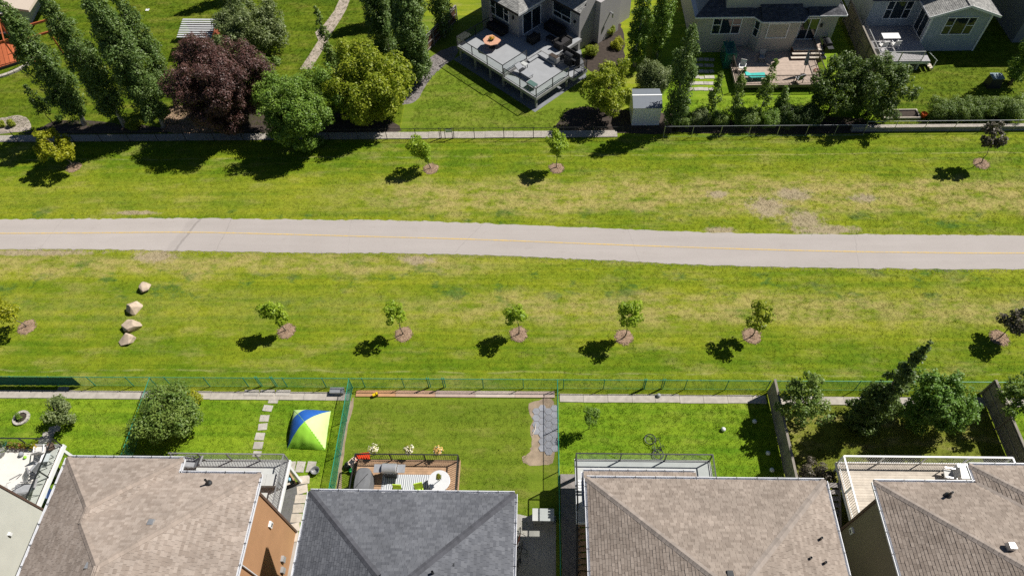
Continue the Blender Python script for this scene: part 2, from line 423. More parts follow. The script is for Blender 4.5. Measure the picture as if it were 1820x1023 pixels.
# ------------------------------------------------------------------ chain-link fences
def links_mesh(L, h, z0=.05, pitch=.075, r=.0028):
    V = []; Q = []
    n = int((L + h) / pitch) + 1
    for s in (1, -1):
        for i in range(n):
            a = -h + i * pitch
            x0, x1 = max(a, 0), min(a + h, L)
            if x1 - x0 < .01: continue
            za, zb = x0 - a, x1 - a
            if s < 0: x0, x1 = L - x0, L - x1
            p = np.array([x0, s * r, z0 + za]); q = np.array([x1, s * r, z0 + zb])
            o = np.array([[r * s * .7, 0, -r * .7], [0, r, 0], [-r * s * .7, 0, r * .7]])
            b = len(V)
            for w in (p, q):
                for d in o: V.append(w + d)
            for k in range(3): Q.append((b + k, b + (k + 1) % 3, b + 3 + (k + 1) % 3, b + 3 + k))
    return np_mesh('wire_mesh', V, Q)
def chainlink(name, label, p, q, h, posts, mr, mw, pitch=.075, r=.0028, gates=()):
    p = Vector((p[0], p[1], 0)); q = Vector((q[0], q[1], 0)); a = q - p; L = a.length; rz = math.atan2(a.y, a.x)
    t = thing(name, label, 'fence', p, rz)
    post = MB().lathe([(.028, 0), (.028, h + .02), (.034, h + .03), (.0, h + .055)], 8).mesh('post'); post.materials.append(mr)
    n = max(1, round(L / posts))
    for k in range(n + 1): link('post', post, None, t, (L * k / n, 0, 0))
    for g0, g1 in gates:
        for x in (g0, g1):
            link('gate_post', post, None, t, (x, .06, 0)); link('gate_post', post, None, t, (x + (.12 if x == g0 else -.12), .06, 0))
    MB().tube([(0, 0, h), (L, 0, h)], .021, 6).build('top_rail', mr, t)
    MB().tube([(0, 0, .06), (L, 0, .06)], .008, 5).build('bottom_wire', mr, t)
    link('wire_mesh', links_mesh(L, h - .06, pitch=pitch, r=r), mw, t)
    return t
def gx(px, base=690): return at(px, base).x
chainlink('chain_link_fence', 'long green chain link fence between the park strip and the lower yards', (-37, FY), (SX[4] - .05, FY), 1.22, 2.6, m_green, m_greenwire,
          gates=[(gx(462) + 37, gx(492) + 37), (gx(762) + 37, gx(792) + 37), (gx(1142) + 37, gx(1178) + 37)])
chainlink('chain_link_fence', 'green chain link fence run behind the tall plank fenced corner yard', (SX[4] + .15, FY), (41, FY), 1.22, 2.6, m_green, m_greenwire)
chainlink('chain_link_fence', 'green chain link side fence beside the lime and blue tent', (SX[2], FY - .05), (SX[2], 7.0), 1.22, 2.2, m_green, m_greenwire, .05, .0035)
chainlink('chain_link_fence', 'green chain link side fence along the hexagon paver patch', (SX[3], FY - .05), (SX[3], 7.0), 1.22, 2.6, m_green, m_greenwire)
chainlink('chain_link_fence', 'short green side fence next to the bushy tree', (SX[1], FY - .05), (SX[1], 12.5), 1.22, 2.4, m_green, m_greenwire)
chainlink('chain_link_fence', 'black chain link fence along the concrete edging of the upper yards', (-60, UY), (6.9, UY), 1.15, 2.45, m_black, m_black, .09, .0022,
          gates=[(at(782, 248).x + 60, at(807, 248).x + 60)])
chainlink('chain_link_fence', 'black chain link fence below the row of slim aspens', (10.3, UY), (26.6, UY), 1.15, 2.5, m_galv, m_black, .09, .0022)
chainlink('chain_link_fence', 'steel railed chain link fence on the retaining wall', (26.8, UY + .45), (43.6, UY + .45), 1.1, 2.5, m_galv, m_black, .09, .0022)
# green privacy screen clipped to the left end of the park fence
ps = thing('privacy_screen', 'dark green fabric privacy screen clipped to the fence end', 'screen', (-33.6, FY - .04, 0))
scr = MB(); N = 60
for i in range(N + 1):
    x = -3 + 6.4 * i / N; w = .012 * math.sin(i * 1.3)
    scr.v += [(x, w, .1), (x, w * .4 + .006, .65), (x, w * .3, 1.2)]
for i in range(N):
    for k in range(2): scr.f.append((3 * i + k, 3 * i + 3 + k, 3 * i + 4 + k, 3 * i + 1 + k))
scr.build('fabric', mat('screen_fabric', (.012, .11, .085), .8, .2, 4, 80), ps)
for i in range(9): piece('clip', m_black, ps, (-2.9 + i * .78, 0, 1.2), (.05, .05, .04))
# small sign on the upper gate
sg = at(797, 232, 1.0)
gs = thing('gate_sign', 'small pale sign hanging on the black fence gate', 'sign', (sg.x, UY - .04, .75))
piece('panel', m_white, gs, (0, 0, .18), (.55, .012, .34)); piece('bracket', m_black, gs, (0, .02, .36), (.5, .03, .03))

# ------------------------------------------------------------------ plank fences
def plank_fence(name, label, p, q, h, m, mrail, w=.14, gap=.006, side=1, cap=True):
    p = Vector((p[0], p[1], 0)); q = Vector((q[0], q[1], 0)); a = q - p; L = a.length
    t = thing(name, label, 'fence', p, math.atan2(a.y, a.x))
    n = int(L / (w + gap))
    for k in range(n):
        piece('plank', m, t, ((k + .5) * (w + gap), random.gauss(0, .002), h / 2 + .03 + random.gauss(0, .006)), (w, .018, h - .04))
    np_ = max(1, round(L / 2.4))
    for k in range(np_ + 1): piece('post', mrail, t, (L * k / np_, .06 * side, h / 2 + .01), (.09, .09, h + .02))
    for z in (.25, h * .5, h - .2): piece('rail', mrail, t, (L / 2, .034 * side, z), (L, .045, .09))
    if cap: piece('cap', mrail, t, (L / 2, .015 * side, h + .03), (L + .06, .14, .035))
    return t
plank_fence('plank_fence', 'weathered plank fence between the ball strewn lawn and the shaded yard', (SX[4], FY - .2), (SX[4], 12.0), 1.75, m_fencewood, m_fencewood, side=1)
plank_fence('plank_fence', 'tall weathered plank fence beside the white railed deck', (SX[5], FY - .2), (SX[5], 11.0), 1.8, m_fencewood, m_fencewood, side=-1)
a0, a1 = at(750, 104), at(812, 38)
plank_fence('plank_fence', 'brown stained plank fence behind the tall poplars beside the grey deck', (a0.x, a0.y), (a1.x, a1.y), 1.7, m_fencebrown, m_woodgrey, side=-1)

# ------------------------------------------------------------------ houses: roofs with laid shingles
m_glass = NT('window_glass'); m_glass = m_glass.fin((.018, .028, .036), .04, .8)
m_curtain = mat('window_blind', (.42, .40, .33), .5, .06, 3, 40)
m_soffit = mat('soffit', (.62, .62, .62), .7, .05)
m_taupe = shinglemat('shingles_taupe', (.258, .210, .176), (.356, .300, .258))
m_taupe2 = shinglemat('shingles_brown', (.240, .197, .165), (.335, .281, .238))
m_char = shinglemat('shingles_charcoal', (.098, .103, .117), (.142, .148, .164))
m_palegrey = shinglemat('shingles_pale_grey', (.20, .20, .195), (.34, .335, .32))
m_capt = mat('ridge_shingle_taupe', (.31, .255, .215), .95, .12, 4, 120, .4, obj=.14)
m_capb = mat('ridge_shingle_brown', (.285, .243, .212), .95, .12, 4, 120, .4, obj=.12)
m_capc = mat('ridge_shingle_charcoal', (.078, .080, .092), .95, .12, 4, 120, .4, obj=.14)
m_deckply = mat('roof_underlay', (.08, .075, .07), .95, .1)

def plane_pts(poly, ez, slope):
    p0, p1 = Vector(poly[0]), Vector(poly[1]); e = (p1 - p0).normalized(); n = Vector((-e.y, e.x))
    c = sum((Vector(p) for p in poly), Vector((0, 0))) / len(poly)
    if (c - p0).dot(n) < 0: n = -n
    return [Vector((p[0], p[1], ez + slope * (Vector(p) - p0).dot(n))) for p in poly], e, n
def shingles(planes, ez, slope, expo=.143, wmin=.12, wmax=.28):
    V = []; Q = []
    cs = math.sqrt(1 + slope * slope)
    for poly in planes:
        P3, e, n = plane_pts(poly, ez, slope)
        p0 = Vector(poly[0]); loc = [((Vector(p) - p0).dot(e), (Vector(p) - p0).dot(n) * cs) for p in poly]
        E3 = Vector((e.x, e.y, 0)); S3 = Vector((n.x, n.y, slope)) / cs; N3 = E3.cross(S3)
        if N3.z < 0: N3 = -N3
        o = Vector((p0.x, p0.y, ez)); dmax = max(l[1] for l in loc); k = 0
        while k * expo < dmax:
            d = k * expo; dm = min(d + expo * .5, dmax - .001); xs = []
            for i in range(len(loc)):
                (xa, ya), (xb, yb) = loc[i], loc[(i + 1) % len(loc)]
                if (ya - dm) * (yb - dm) < 0: xs.append(xa + (xb - xa) * (dm - ya) / (yb - ya))
            xs.sort()
            for j in range(0, len(xs) - 1, 2):
                x, x1 = xs[j], xs[j + 1]; first = True
                while x < x1 - .01:
                    w = min(random.uniform(wmin, wmax) * (random.random() if first else 1) + .02, x1 - x); first = False
                    th_ = random.uniform(.012, .026); dd = d - random.uniform(0, .012); d1 = d + expo + .03
                    b = len(V)
                    for xx, du, hh in ((x + .004, dd, 0), (x + w - .004, dd, 0), (x + .004, dd, th_), (x + w - .004, dd, th_), (x + w - .004, d1, .004), (x + .004, d1, .004)):
                        V.append(tuple(o + E3 * xx + S3 * du + N3 * hh))
                    Q += [(b + 2, b + 3, b + 4, b + 5), (b, b + 1, b + 3, b + 2), (b, b + 2, b + 5, b + 5), (b + 1, b + 4, b + 3, b + 3)]
                    x += w
            k += 1
    V = np.array(V); Q2 = [q for q in Q if q[2] != q[3]]; T = [(q[0], q[1], q[2]) for q in Q if q[2] == q[3]]
    me = bpy.data.meshes.new('shingles'); me.from_pydata([tuple(v) for v in V], [], Q2 + T); me.update(); return me
def caps(roof, m, a, b, up=.018, w=.30):
    a = Vector(a); b = Vector(b); L = (b - a).length; n = max(1, int(L / .2)); d = (b - a) / L
    yaw = math.atan2(d.y, d.x); pit = -math.asin(d.z)
    key = 'cap_' + m.name
    if key not in _unit:
        c = MB(); W, H_ = w / 2, .055
        c.add([(-.12, -W, -H_), (-.12, 0, .0), (-.12, W, -H_), (.14, -W, -H_ + .004), (.14, 0, .022), (.14, W, -H_ + .004), (-.12, -W, -H_ - .02), (-.12, W, -H_ - .02), (.14, -W, -H_ - .02), (.14, W, -H_ - .02)],
              [(0, 3, 4, 1), (1, 4, 5, 2), (3, 8, 9, 5, 4), (0, 1, 2, 7, 6), (0, 6, 8, 3), (2, 5, 9, 7)])
        me = c.mesh('ridge_cap'); me.materials.append(m); _unit[key] = me
    for k in range(n):
        o = bpy.data.objects.new('ridge_cap', _unit[key]); col.objects.link(o); o.parent = roof
        o.location = b - d * (L * (k + .5) / n) + Vector((0, 0, up + .02)); o.rotation_euler = (0, pit, yaw + random.gauss(0, .015))
        # caps lap downhill
        o.rotation_euler = (0, -pit, yaw + math.pi + random.gauss(0, .012))
def roof_part(t, planes, ez, slope, msh, mcap, hips, gutters, sh=True):
    base = t.location
    loc = [[(p[0] - base.x, p[1] - base.y) for p in poly] for poly in planes]
    m = MB()
    for poly in loc:
        P3, e, n = plane_pts(poly, ez, slope)
        m.face(P3)
    roof = m.build('roof', m_deckply, t)
    if sh:
        s = link('shingles', shingles(loc, ez + .004, slope), msh, roof); s['kind'] = 'stuff'
    for a, b in hips:
        a = Vector(a) - base; b = Vector(b) - base; caps(roof, mcap, (a.x, a.y, a.z), (b.x, b.y, b.z))
    for p, q in gutters:
        p = Vector((p[0] - base.x, p[1] - base.y, ez - .06)); q = Vector((q[0] - base.x, q[1] - base.y, ez - .06))
        d = (q - p).normalized(); nrm = Vector((-d.y, d.x, 0)); c = ((p + q) / 2)
        cen = Vector((sum(x[0] for poly in loc for x in poly), sum(x[1] for poly in loc for x in poly), 0)) / sum(len(x) for x in loc)
        if (cen - c).dot(nrm) > 0: nrm = -nrm
        # open trough: back, floor, front lip, rolled bead
        g_ = MB()
        for off, z, w, h in ((.008, 0, .012, .12), (.06, -.055, .11, .012), (.115, .0, .014, .12), (.122, .062, .03, .018)):
            g_.beam(p + nrm * off + Vector((0, 0, z)), q + nrm * off + Vector((0, 0, z)), w, h)
        g_.build('gutter', m_gutter, roof)
        L = (q - p).length
        for k in range(int(L / .95)):
            u = p + d * (.4 + k * .95)
            piece('gutter_hanger', m_dark, roof, u + nrm * .06 + Vector((0, 0, .075)), (.035, .13, .02), math.atan2(nrm.y, nrm.x) - math.pi / 2)
    return roof
def soffit(t, x0, x1, y0, y1, z):
    b = t.location; MB().slab(x0 - b.x, x1 - b.x, y0 - b.y, y1 - b.y, z - .16, z - .14).build('soffit', m_soffit, t)
def vent_box(roof, base, px, py, z, m, s=.32, rz=0.0):
    p = at(px, py, z) - base; o = MB()
    o.add([(-s / 2, -s / 2, -.12), (s / 2, -s / 2, -.12), (s / 2, s / 2, -.12), (-s / 2, s / 2, -.12), (-s * .42, -s * .42, .17), (s * .42, -s * .42, .17), (s * .36, s * .4, .14), (-s * .36, s * .4, .14)], BOXF)
    v = o.build('roof_vent', m, roof, p, rz)
def vent_pipe(roof, base, px, py, z, m, r=.055, h=.4):
    p = at(px, py, z) - base
    MB().lathe([(.16, -.12), (.15, -.02), (r * 1.3, .05), (r, .08), (r, h), (r * .8, h), (r * .8, h - .1)], 10).build('vent_pipe', m, roof, p, smooth=False)

def zroof(edge_dist, ez, slope): return ez + slope * edge_dist
def hip_house(name, label, X0, X1, Yb, Yf, ez, slope, wallm, msh, mcap, wing=None, ov=.45, sh=True):
    """eave rectangle X0..X1, Yf..Yb ; wing=(side, inner x, yb2)"""
    t = thing(name, label, 'house', ((X0 + X1) / 2, (Yb + Yf) / 2, 0)); b = t.location
    hw = (X1 - X0) / 2; ax = (X0 + X1) / 2; aY = Yb - hw; fY = Yf + hw; az = ez + slope * hw
    hips, gut = [], []
    if wing:
        side, xi, y2 = wing
        xo = X0 if side < 0 else X1; w2 = abs(xi - xo) / 2; xr = (xi + xo) / 2; zr = ez + slope * w2
        yr2 = y2 - w2; yr1 = Yb - w2; xother = X1 if side < 0 else X0
        planes = [[(xo, Yf), (xo, y2), (xr, yr2), (xr, yr1), (ax, aY), (ax, fY)], [(xo, y2), (xi, y2), (xr, yr2)], [(xi, y2), (xi, Yb), (xr, yr1), (xr, yr2)],
                  [(xi, Yb), (xother, Yb), (ax, aY), (xr, yr1)], [(xother, Yb), (xother, Yf), (ax, fY), (ax, aY)], [(X0, Yf), (X1, Yf), (ax, fY)]]
        hips = [((xo, y2, ez), (xr, yr2, zr)), ((xi, y2, ez), (xr, yr2, zr)), ((xr, yr1, zr), (xr, yr2, zr)), ((xr, yr1, zr), (ax, aY, az)), ((xother, Yb, ez), (ax, aY, az))]
        gut = [((xo, y2), (xi, y2)), ((xi, Yb), (xother, Yb)), ((xother, Yb), (xother, Yf)), ((xo, y2), (xo, Yf)), ((xi, y2), (xi, Yb + .05))]
        foot = [(xo + ov * (-side if side > 0 else 1), Yf + ov), (xo + ov * (-side if side > 0 else 1), y2 - ov)]
        s1 = 1 if side < 0 else -1
        foot = [(xo + s1 * ov, Yf + ov), (xo + s1 * ov, y2 - ov), (xi - s1 * ov, y2 - ov), (xi - s1 * ov, Yb - ov), (xother - s1 * ov, Yb - ov), (xother - s1 * ov, Yf + ov)]
        soff = [(xo, Yf), (xo, y2), (xi, y2), (xi, Yb), (xother, Yb), (xother, Yf)]
    else:
        planes = [[(X0, Yf), (X0, Yb), (ax, aY), (ax, fY)], [(X0, Yb), (X1, Yb), (ax, aY)], [(X1, Yb), (X1, Yf), (ax, fY), (ax, aY)], [(X0, Yf), (X1, Yf), (ax, fY)]]
        hips = [((X0, Yb, ez), (ax, aY, az)), ((X1, Yb, ez), (ax, aY, az))]
        gut = [((X0, Yb), (X1, Yb)), ((X1, Yb), (X1, Yf)), ((X0, Yb), (X0, Yf))]
        foot = [(X0 + ov, Yf + ov), (X0 + ov, Yb - ov), (X1 - ov, Yb - ov), (X1 - ov, Yf + ov)]; soff = [(X0, Yf), (X0, Yb), (X1, Yb), (X1, Yf)]
    hips += [((ax, fY, az), (ax, aY, az))]
    MB().prism([(x - b.x, y - b.y) for x, y in foot], 0, ez - .15).build('wall', wallm, t)
    MB().prism([(x - b.x, y - b.y) for x, y in soff], ez - .15, ez - .135).build('soffit', m_soffit, t)
    roof = roof_part(t, planes, ez, slope, msh, mcap, hips, gut, sh)
    if wing: bar('valley_flashing', mcap, roof, (xi - b.x, Yb - b.y, ez + .035), (xr - b.x, yr1 - b.y, zr + .035), .16, .02)
    return t, roof, foot

EZ = 7.95
m_orange = mat('stucco_terracotta', (.42, .235, .125), .9, .06, 1.0, 30, .06)
m_olive = mat('stucco_olive', (.20, .175, .125), .9, .06, 1.0, 30, .06)
m_sage = mat('siding_sage', (.47, .475, .43), .75, .05, 1.2, 60, .1)
m_trim = mat('corner_trim_brown', (.12, .075, .06), .7, .12)
m_bluewall = mat('siding_blue_grey', (.38, .43, .47), .75, .06, 1.2, 60, .1)
m_beige = mat('stucco_beige', (.46, .44, .385), .9, .06, 1.2, 60, .25)
m_greywall = mat('stucco_warm_grey', (.38, .365, .37), .9, .06, 1.2, 60, .25)

h1, r1, f1 = hip_house('house', 'brown shingled house with a terracotta side wall and stepped eave', -23.36, -13.5, 11.9, -3.5, EZ, .5, m_orange, m_taupe, m_capt, wing=(-1, -17.55, 12.62))
h2, r2, f2 = hip_house('house', 'house under a dark charcoal shingled hip roof', -10.9, -1.17, 11.08, -3.5, EZ, .43, m_sage, m_char, m_capc)
h3, r3, f3 = hip_house('house', 'brown shingled house next to the wooden side deck with black railed terrace', 2.24, 13.34, 11.88, -3.5, EZ, .43, m_beige, m_taupe2, m_capb)
h4, r4, f4 = hip_house('house', 'brown shingled house with dark olive side wall behind the white deck', 15.62, 26.6, 11.86, -3.5, EZ, .43, m_olive, m_taupe2, m_capb, wing=(1, 20.25, 12.72))
for p in ((r1, h1, 370, 857, 8.4, 'p', m_black), (r1, h1, 270, 928, 9.3, 'b', m_galv), (r1, h1, 160, 1005, 10.0, 'b', m_galv),
          (r2, h2, 803, 1001, 8.9, 'b', m_dark), (r2, h2, 770, 1019, 9.3, 'p', m_dark), (r2, h2, 683, 1024, 9.9, 'b', m_char),
          (r3, h3, 1456, 959, 8.25, 'p', m_black), (r3, h3, 1437, 994, 8.5, 'p', m_black), (r3, h3, 1463, 1002, 8.25, 'p', m_black), (r3, h3, 1297, 1020, 9.9, 'b', m_dark),
          (r4, h4, 1686, 879, 8.4, 'p', m_black), (r4, h4, 1797, 970, 9.6, 'b', m_galv)):
    (vent_pipe if p[5] == 'p' else vent_box)(p[0], p[1].location, p[2], p[3], p[4], p[6])
# corner trims and wall vents
def trim(t, x, y, z1): b = t.location; piece('corner_trim', m_trim, t, (x - b.x, y - b.y, z1 / 2), (.12, .12, z1))
trim(h1, -13.95 + .005, 11.45 + .005, EZ - .16); trim(h4, 16.07 - .005, 11.41 + .005, EZ - .16)
def wall_vent(t, px, py, X, z, face):
    p = at(px, py, z); b = t.location
    v = piece('wall_vent', m_white, t, (X - b.x, p.y - b.y, z), (.1, .3, .36))
    piece('hood', m_dark, v, (.2 * face, 0, -.1), (.9, .6, .35))
wall_vent(h1, 490, 932, -13.9, 4.2, 1); wall_vent(h4, 1518, 943, 16.02, 3.3, -1)
def downpipe(t, x, y, z1):
    b = t.location; MB().tube([(x - b.x, y - b.y, .15), (x - b.x, y - b.y, z1 - .5), (x - b.x + .25, y - b.y, z1 - .15)], .045, 6).build('downpipe', m_gutter, t)
downpipe(h1, -13.87, 8.0, EZ); 
for z, y in ((1.4, 9.6), (1.1, 9.1)): piece('meter_box', m_conc_grey, h1, (-13.88 - h1.location.x, y - h1.location.y, z), (.16, .3, .4))
# lapped siding house beyond the white deck, only its side wall in view
h0 = thing('house', 'pale sage lap sided house wall next to the white floored deck', 'house', (-32, 4, 0)); b = h0.location
MB().prism([(-37.5 - b.x, -3.5 - b.y), (-26.95 - b.x, -3.5 - b.y), (-26.95 - b.x, 11.48 - b.y), (-37.5 - b.x, 11.48 - b.y)], 0, EZ - .15).build('wall', m_sage, h0)
sd_ = MB(); z = .2
while z < EZ - .2:
    x = -26.95 - b.x
    sd_.add([(x + .002, -3.5 - b.y, z), (x + .022, -3.5 - b.y, z), (x + .004, -3.5 - b.y, z + .115), (x + .002, 11.44 - b.y, z), (x + .022, 11.44 - b.y, z), (x + .004, 11.44 - b.y, z + .115)], [(0, 1, 4, 3), (1, 2, 5, 4), (3, 4, 5), (0, 2, 1)]); z += .112
sd_.build('siding', m_sage, h0, kind='stuff')
piece('corner_trim', m_trim, h0, (-26.93 - b.x, 11.49 - b.y, (EZ - .2) / 2), (.1, .1, EZ - .2))
wv = at(52, 949, 5); v = piece('wall_vent', m_white, h0, (-26.88 - b.x, wv.y - b.y, 5), (.12, .16, .18))
P0 = [[(-38, -4), (-38, 11.95), (-32.25, 6.2), (-32.25, 1.75)], [(-38, 11.95), (-26.5, 11.95), (-32.25, 6.2)], [(-26.5, 11.95), (-26.5, -4), (-32.25, 1.75), (-32.25, 6.2)], [(-38, -4), (-26.5, -4), (-32.25, 1.75)]]
roof_part(h0, P0, EZ + .3, .45, m_taupe2, m_capb, [], [((-26.5, 11.95), (-26.5, -4))])
# lower skirt roof with gutter over the back of the third house
def skirt(t, xa, xb, yw, ye, z1, z0, m, mc):
    b = t.location; sl = (z1 - z0) / (ye - yw)
    return roof_part(t, [[(xa, ye), (xb, ye), (xb, yw), (xa, yw)]], z0, sl, m, mc, [], [((xa, ye), (xb, ye)), ((xa, ye), (xa, yw))])
e0 = at(1037, 837, 5.2); e1 = at(1237, 842, 5.2)
skirt(h3, e0.x, e1.x, 11.4, e0.y, 5.9, 5.2, m_taupe2, m_capb)
bb = h3.location; MB().slab(e0.x + .5 - bb.x, e1.x - .3 - bb.x, 11.38 - bb.y, e0.y - .45 - bb.y, 0, 5.15).build('bay_wall', m_beige, h3)

# ------------------------------------------------------------------ windows
def window(t, o, du, w, h, cells, mfr=None, name='window', depth=.06, mglass=None, fr=.085):
    """o lower left corner in the thing's frame, du unit vector along the wall (outside faces du x z)"""
    mfr = mfr or m_white; o = Vector(o); du = Vector(du).normalized(); nn = du.cross(Vector((0, 0, 1))); up = Vector((0, 0, 1))
    f = MB()
    def bx(u0, u1, z0, z1, d0, d1):
        vs = [o + du * u + up * z + nn * d for d in (d0, d1) for u, z in ((u0, z0), (u1, z0), (u1, z1), (u0, z1))]
        f.add(vs, [(0, 3, 2, 1), (4, 5, 6, 7), (0, 1, 5, 4), (1, 2, 6, 5), (2, 3, 7, 6), (3, 0, 4, 7)])
    bx(0, w, 0, fr, -.02, depth); bx(0, w, h - fr, h, -.02, depth); bx(0, fr, fr, h - fr, -.02, depth - .003); bx(w - fr, w, fr, h - fr, -.02, depth - .003)
    win = None; panes = []
    for c in cells:
        u0, u1, z0, z1 = c[0] * w, c[1] * w, c[2] * h, c[3] * h
        if u1 < w * .995: bx(u1 - fr * .4, u1 + fr * .4, max(z0, fr), min(z1, h - fr), -.015, depth - .008)
        if z1 < h * .995: bx(max(u0, fr), min(u1, w - fr), z1 - fr * .4, z1 + fr * .4, -.015, depth - .012)
        panes.append((u0, u1, z0, z1, c[4] if len(c) > 4 else None))
    win = f.build(name, mfr, t)
    for u0, u1, z0, z1, mm in panes:
        p = MB(); vs = [o + du * u + up * z + nn * d for d in (-.018, .012) for u, z in ((u0 + .01, z0 + .01), (u1 - .01, z0 + .01), (u1 - .01, z1 - .01), (u0 + .01, z1 - .01))]
        p.add(vs, [(0, 3, 2, 1), (4, 5, 6, 7), (0, 1, 5, 4), (1, 2, 6, 5), (2, 3, 7, 6), (3, 0, 4, 7)]); p.build('pane', mm or mglass or m_glass, win)
    return win
THREE = [(0, .28, 0, .52), (0, .28, .52, 1), (.28, .72, 0, 1), (.72, 1, 0, .52), (.72, 1, .52, 1)]

# ------------------------------------------------------------------ railings and decks
def railing(t, pts, h, m, style='bars', post=1.8, gap=.115, top=.06, mm=None, ends=True, low=.1):
    pts = [Vector(p) for p in pts]
    for i in range(len(pts) - 1):
        p, q = pts[i], pts[i + 1]; L = (q - p).length; d = (q - p) / L; n = max(1, round(L / post))
        for k in range(n + 1):
            if k == 0 and i > 0: continue
            c = p + d * (L * k / n); piece('post', m, t, c + Vector((0, 0, h / 2)), (.06, .06, h), math.atan2(d.y, d.x))
        bar('top_rail', m, t, p + Vector((0, 0, h)), q + Vector((0, 0, h)), top, .045)
        bar('bottom_rail', m, t, p + Vector((0, 0, low)), q + Vector((0, 0, low)), .035, .035)
        if style == 'bars':
            nb = int(L / gap)
            for k in range(1, nb): piece('baluster', m, t, p + d * (L * k / nb) + Vector((0, 0, (h + low) / 2)), (.018, .018, h - low), math.atan2(d.y, d.x))
        elif style == 'glass':
            for k in range(n):
                c = p + d * (L * (k + .5) / n) + Vector((0, 0, (h + low) / 2)); piece('glass_panel', mm, t, c, (L / n - .1, .008, h - low - .06), math.atan2(d.y, d.x))
        elif style == 'lattice':
            link('lattice', links_mesh(L, h - low, low, .16, .009), mm or m, t, p, math.atan2(d.y, d.x), kind='stuff')
def decking(t, x0, x1, y0, y1, z, m, along='x', w=.14, gap=.008, th=.03, fascia=None, skirt=None, posts=()):
    n = int(round(((y1 - y0) if along == 'x' else (x1 - x0)) / (w + gap)))
    for k in range(n):
        if along == 'x':
            c = (y0 + (k + .5) * (y1 - y0) / n); piece('plank', m, t, ((x0 + x1) / 2, c, z - th / 2), (x1 - x0, (y1 - y0) / n - gap, th))
        else:
            c = (x0 + (k + .5) * (x1 - x0) / n); piece('plank', m, t, (c, (y0 + y1) / 2, z - th / 2), ((x1 - x0) / n - gap, y1 - y0, th))
    fm = fascia or m
    for c, d in ((((x0 + x1) / 2, y1 - .02, z - .16), (x1 - x0, .04, .24)), (((x0 + x1) / 2, y0 + .02, z - .16), (x1 - x0, .04, .24)), ((x0 + .02, (y0 + y1) / 2, z - .16), (.04, y1 - y0 - .09, .24)), ((x1 - .02, (y0 + y1) / 2, z - .16), (.04, y1 - y0 - .09, .24))):
        piece('fascia', fm, t, c, d)
    for x, y in posts: piece('support', fm, t, (x, y, (z - .28) / 2), (.14, .14, z - .28))
def floor_deck(t, x0, x1, y0, y1, z, m, fascia, posts=()):
    MB().slab(x0 + .03, x1 - .03, y0 + .03, y1 - .03, z - .05, z).build('floor', m, t)
    for c, d in ((((x0 + x1) / 2, y1 - .03, z - .13), (x1 - x0, .06, .28)), ((x0 + .03, (y0 + y1) / 2, z - .13), (.06, y1 - y0 - .13, .28)), ((x1 - .03, (y0 + y1) / 2, z - .13), (.06, y1 - y0 - .13, .28)), (((x0 + x1) / 2, y0 + .03, z - .13), (x1 - x0, .06, .28))):
        piece('fascia', fascia, t, c, d)
    for x, y in posts: piece('support', fascia, t, (x, y, (z - .27) / 2), (.16, .16, z - .27))
m_vinyl = mat('vinyl_deck_pale', (.66, .64, .60), .7, .05, 2, 60)
m_vinylgrey = mat('vinyl_deck_grey', (.47, .48, .47), .7, .06, 2, 60)
m_railgrey = mat('rail_grey', (.20, .20, .205), .5, .12, 5, 60)
m_clear = NT('rail_glass'); _g = m_clear
_tr = _g.n('ShaderNodeBsdfTransparent'); _tr.inputs[0].default_value = (.93, .95, .95, 1); _gl = _g.n('ShaderNodeBsdfGlossy'); _gl.inputs['Roughness'].default_value = .05
_mx = _g.n('ShaderNodeMixShader'); _mx.inputs[0].default_value = .06; _g.L(_tr.outputs[0], _mx.inputs[1]); _g.L(_gl.outputs[0], _mx.inputs[2]); _g.L(_mx.outputs[0], _g.out.inputs[0]); m_clear = _g.m

# white floored deck in the far left corner
DA = thing('deck', 'white floored raised deck with potted plants along its rail', 'deck', (-31.5, 13.5, 0)); za = 2.7
floor_deck(DA, -4.5, 3.75, -2.0, 2.0, za, m_vinyl, m_white, [(-3.5, 1.8), (0, 1.8), (3.5, 1.8)])
railing(DA, [(-4.4, 1.92, za), (3.66, 1.92, za), (3.66, -1.9, za)], 1.02, m_black, 'glass', 1.9, mm=m_clear)
# grey deck of the terracotta house
DB = thing('deck', 'grey floored raised deck with lattice railing beside the terracotta wall', 'deck', (-17.4, 13, 0)); zb = 2.9
floor_deck(DB, -3.4, 3.3, -1.55, 1.62, zb, m_vinylgrey, m_white, [(-3, 1.4), (0, 1.4), (3.1, 1.4)])
railing(DB, [(-3.3, 1.55, zb), (3.22, 1.55, zb), (3.22, -1.5, zb)], 1.0, m_railgrey, 'lattice', 1.7)
# low wooden deck of the charcoal house
c0 = at(636, 815, .62); c1 = at(818, 822, .62)
DC = thing('deck', 'low tan plank deck with black railing and a patterned rug', 'deck', ((c0.x + c1.x) / 2, 13.2, 0)); zc = .62
wC = (c1.x - c0.x) / 2; yC = c0.y - 13.2
decking(DC, -wC, wC, -2.6, yC, zc, m_woodtan, 'y' if False else 'x', posts=[(-wC + .2, yC - .2), (wC - .2, yC - .2)])
railing(DC, [(-wC + .05, -2.5, zc), (-wC + .05, yC - .06, zc), (wC - .06, yC - .06, zc), (wC - .06, -2.5, zc)], .95, m_black, 'bars', 2.1, .13)
for k in range(2): piece('step', m_woodtan, DC, (wC + .2 + .3 * k, -.9, .42 - .22 * k), (.32, 1.6, .05))
for y in (-1.65, -.15): piece('stringer', m_woodtan, DC, (wC + .3, y, .2), (.6, .05, .38))
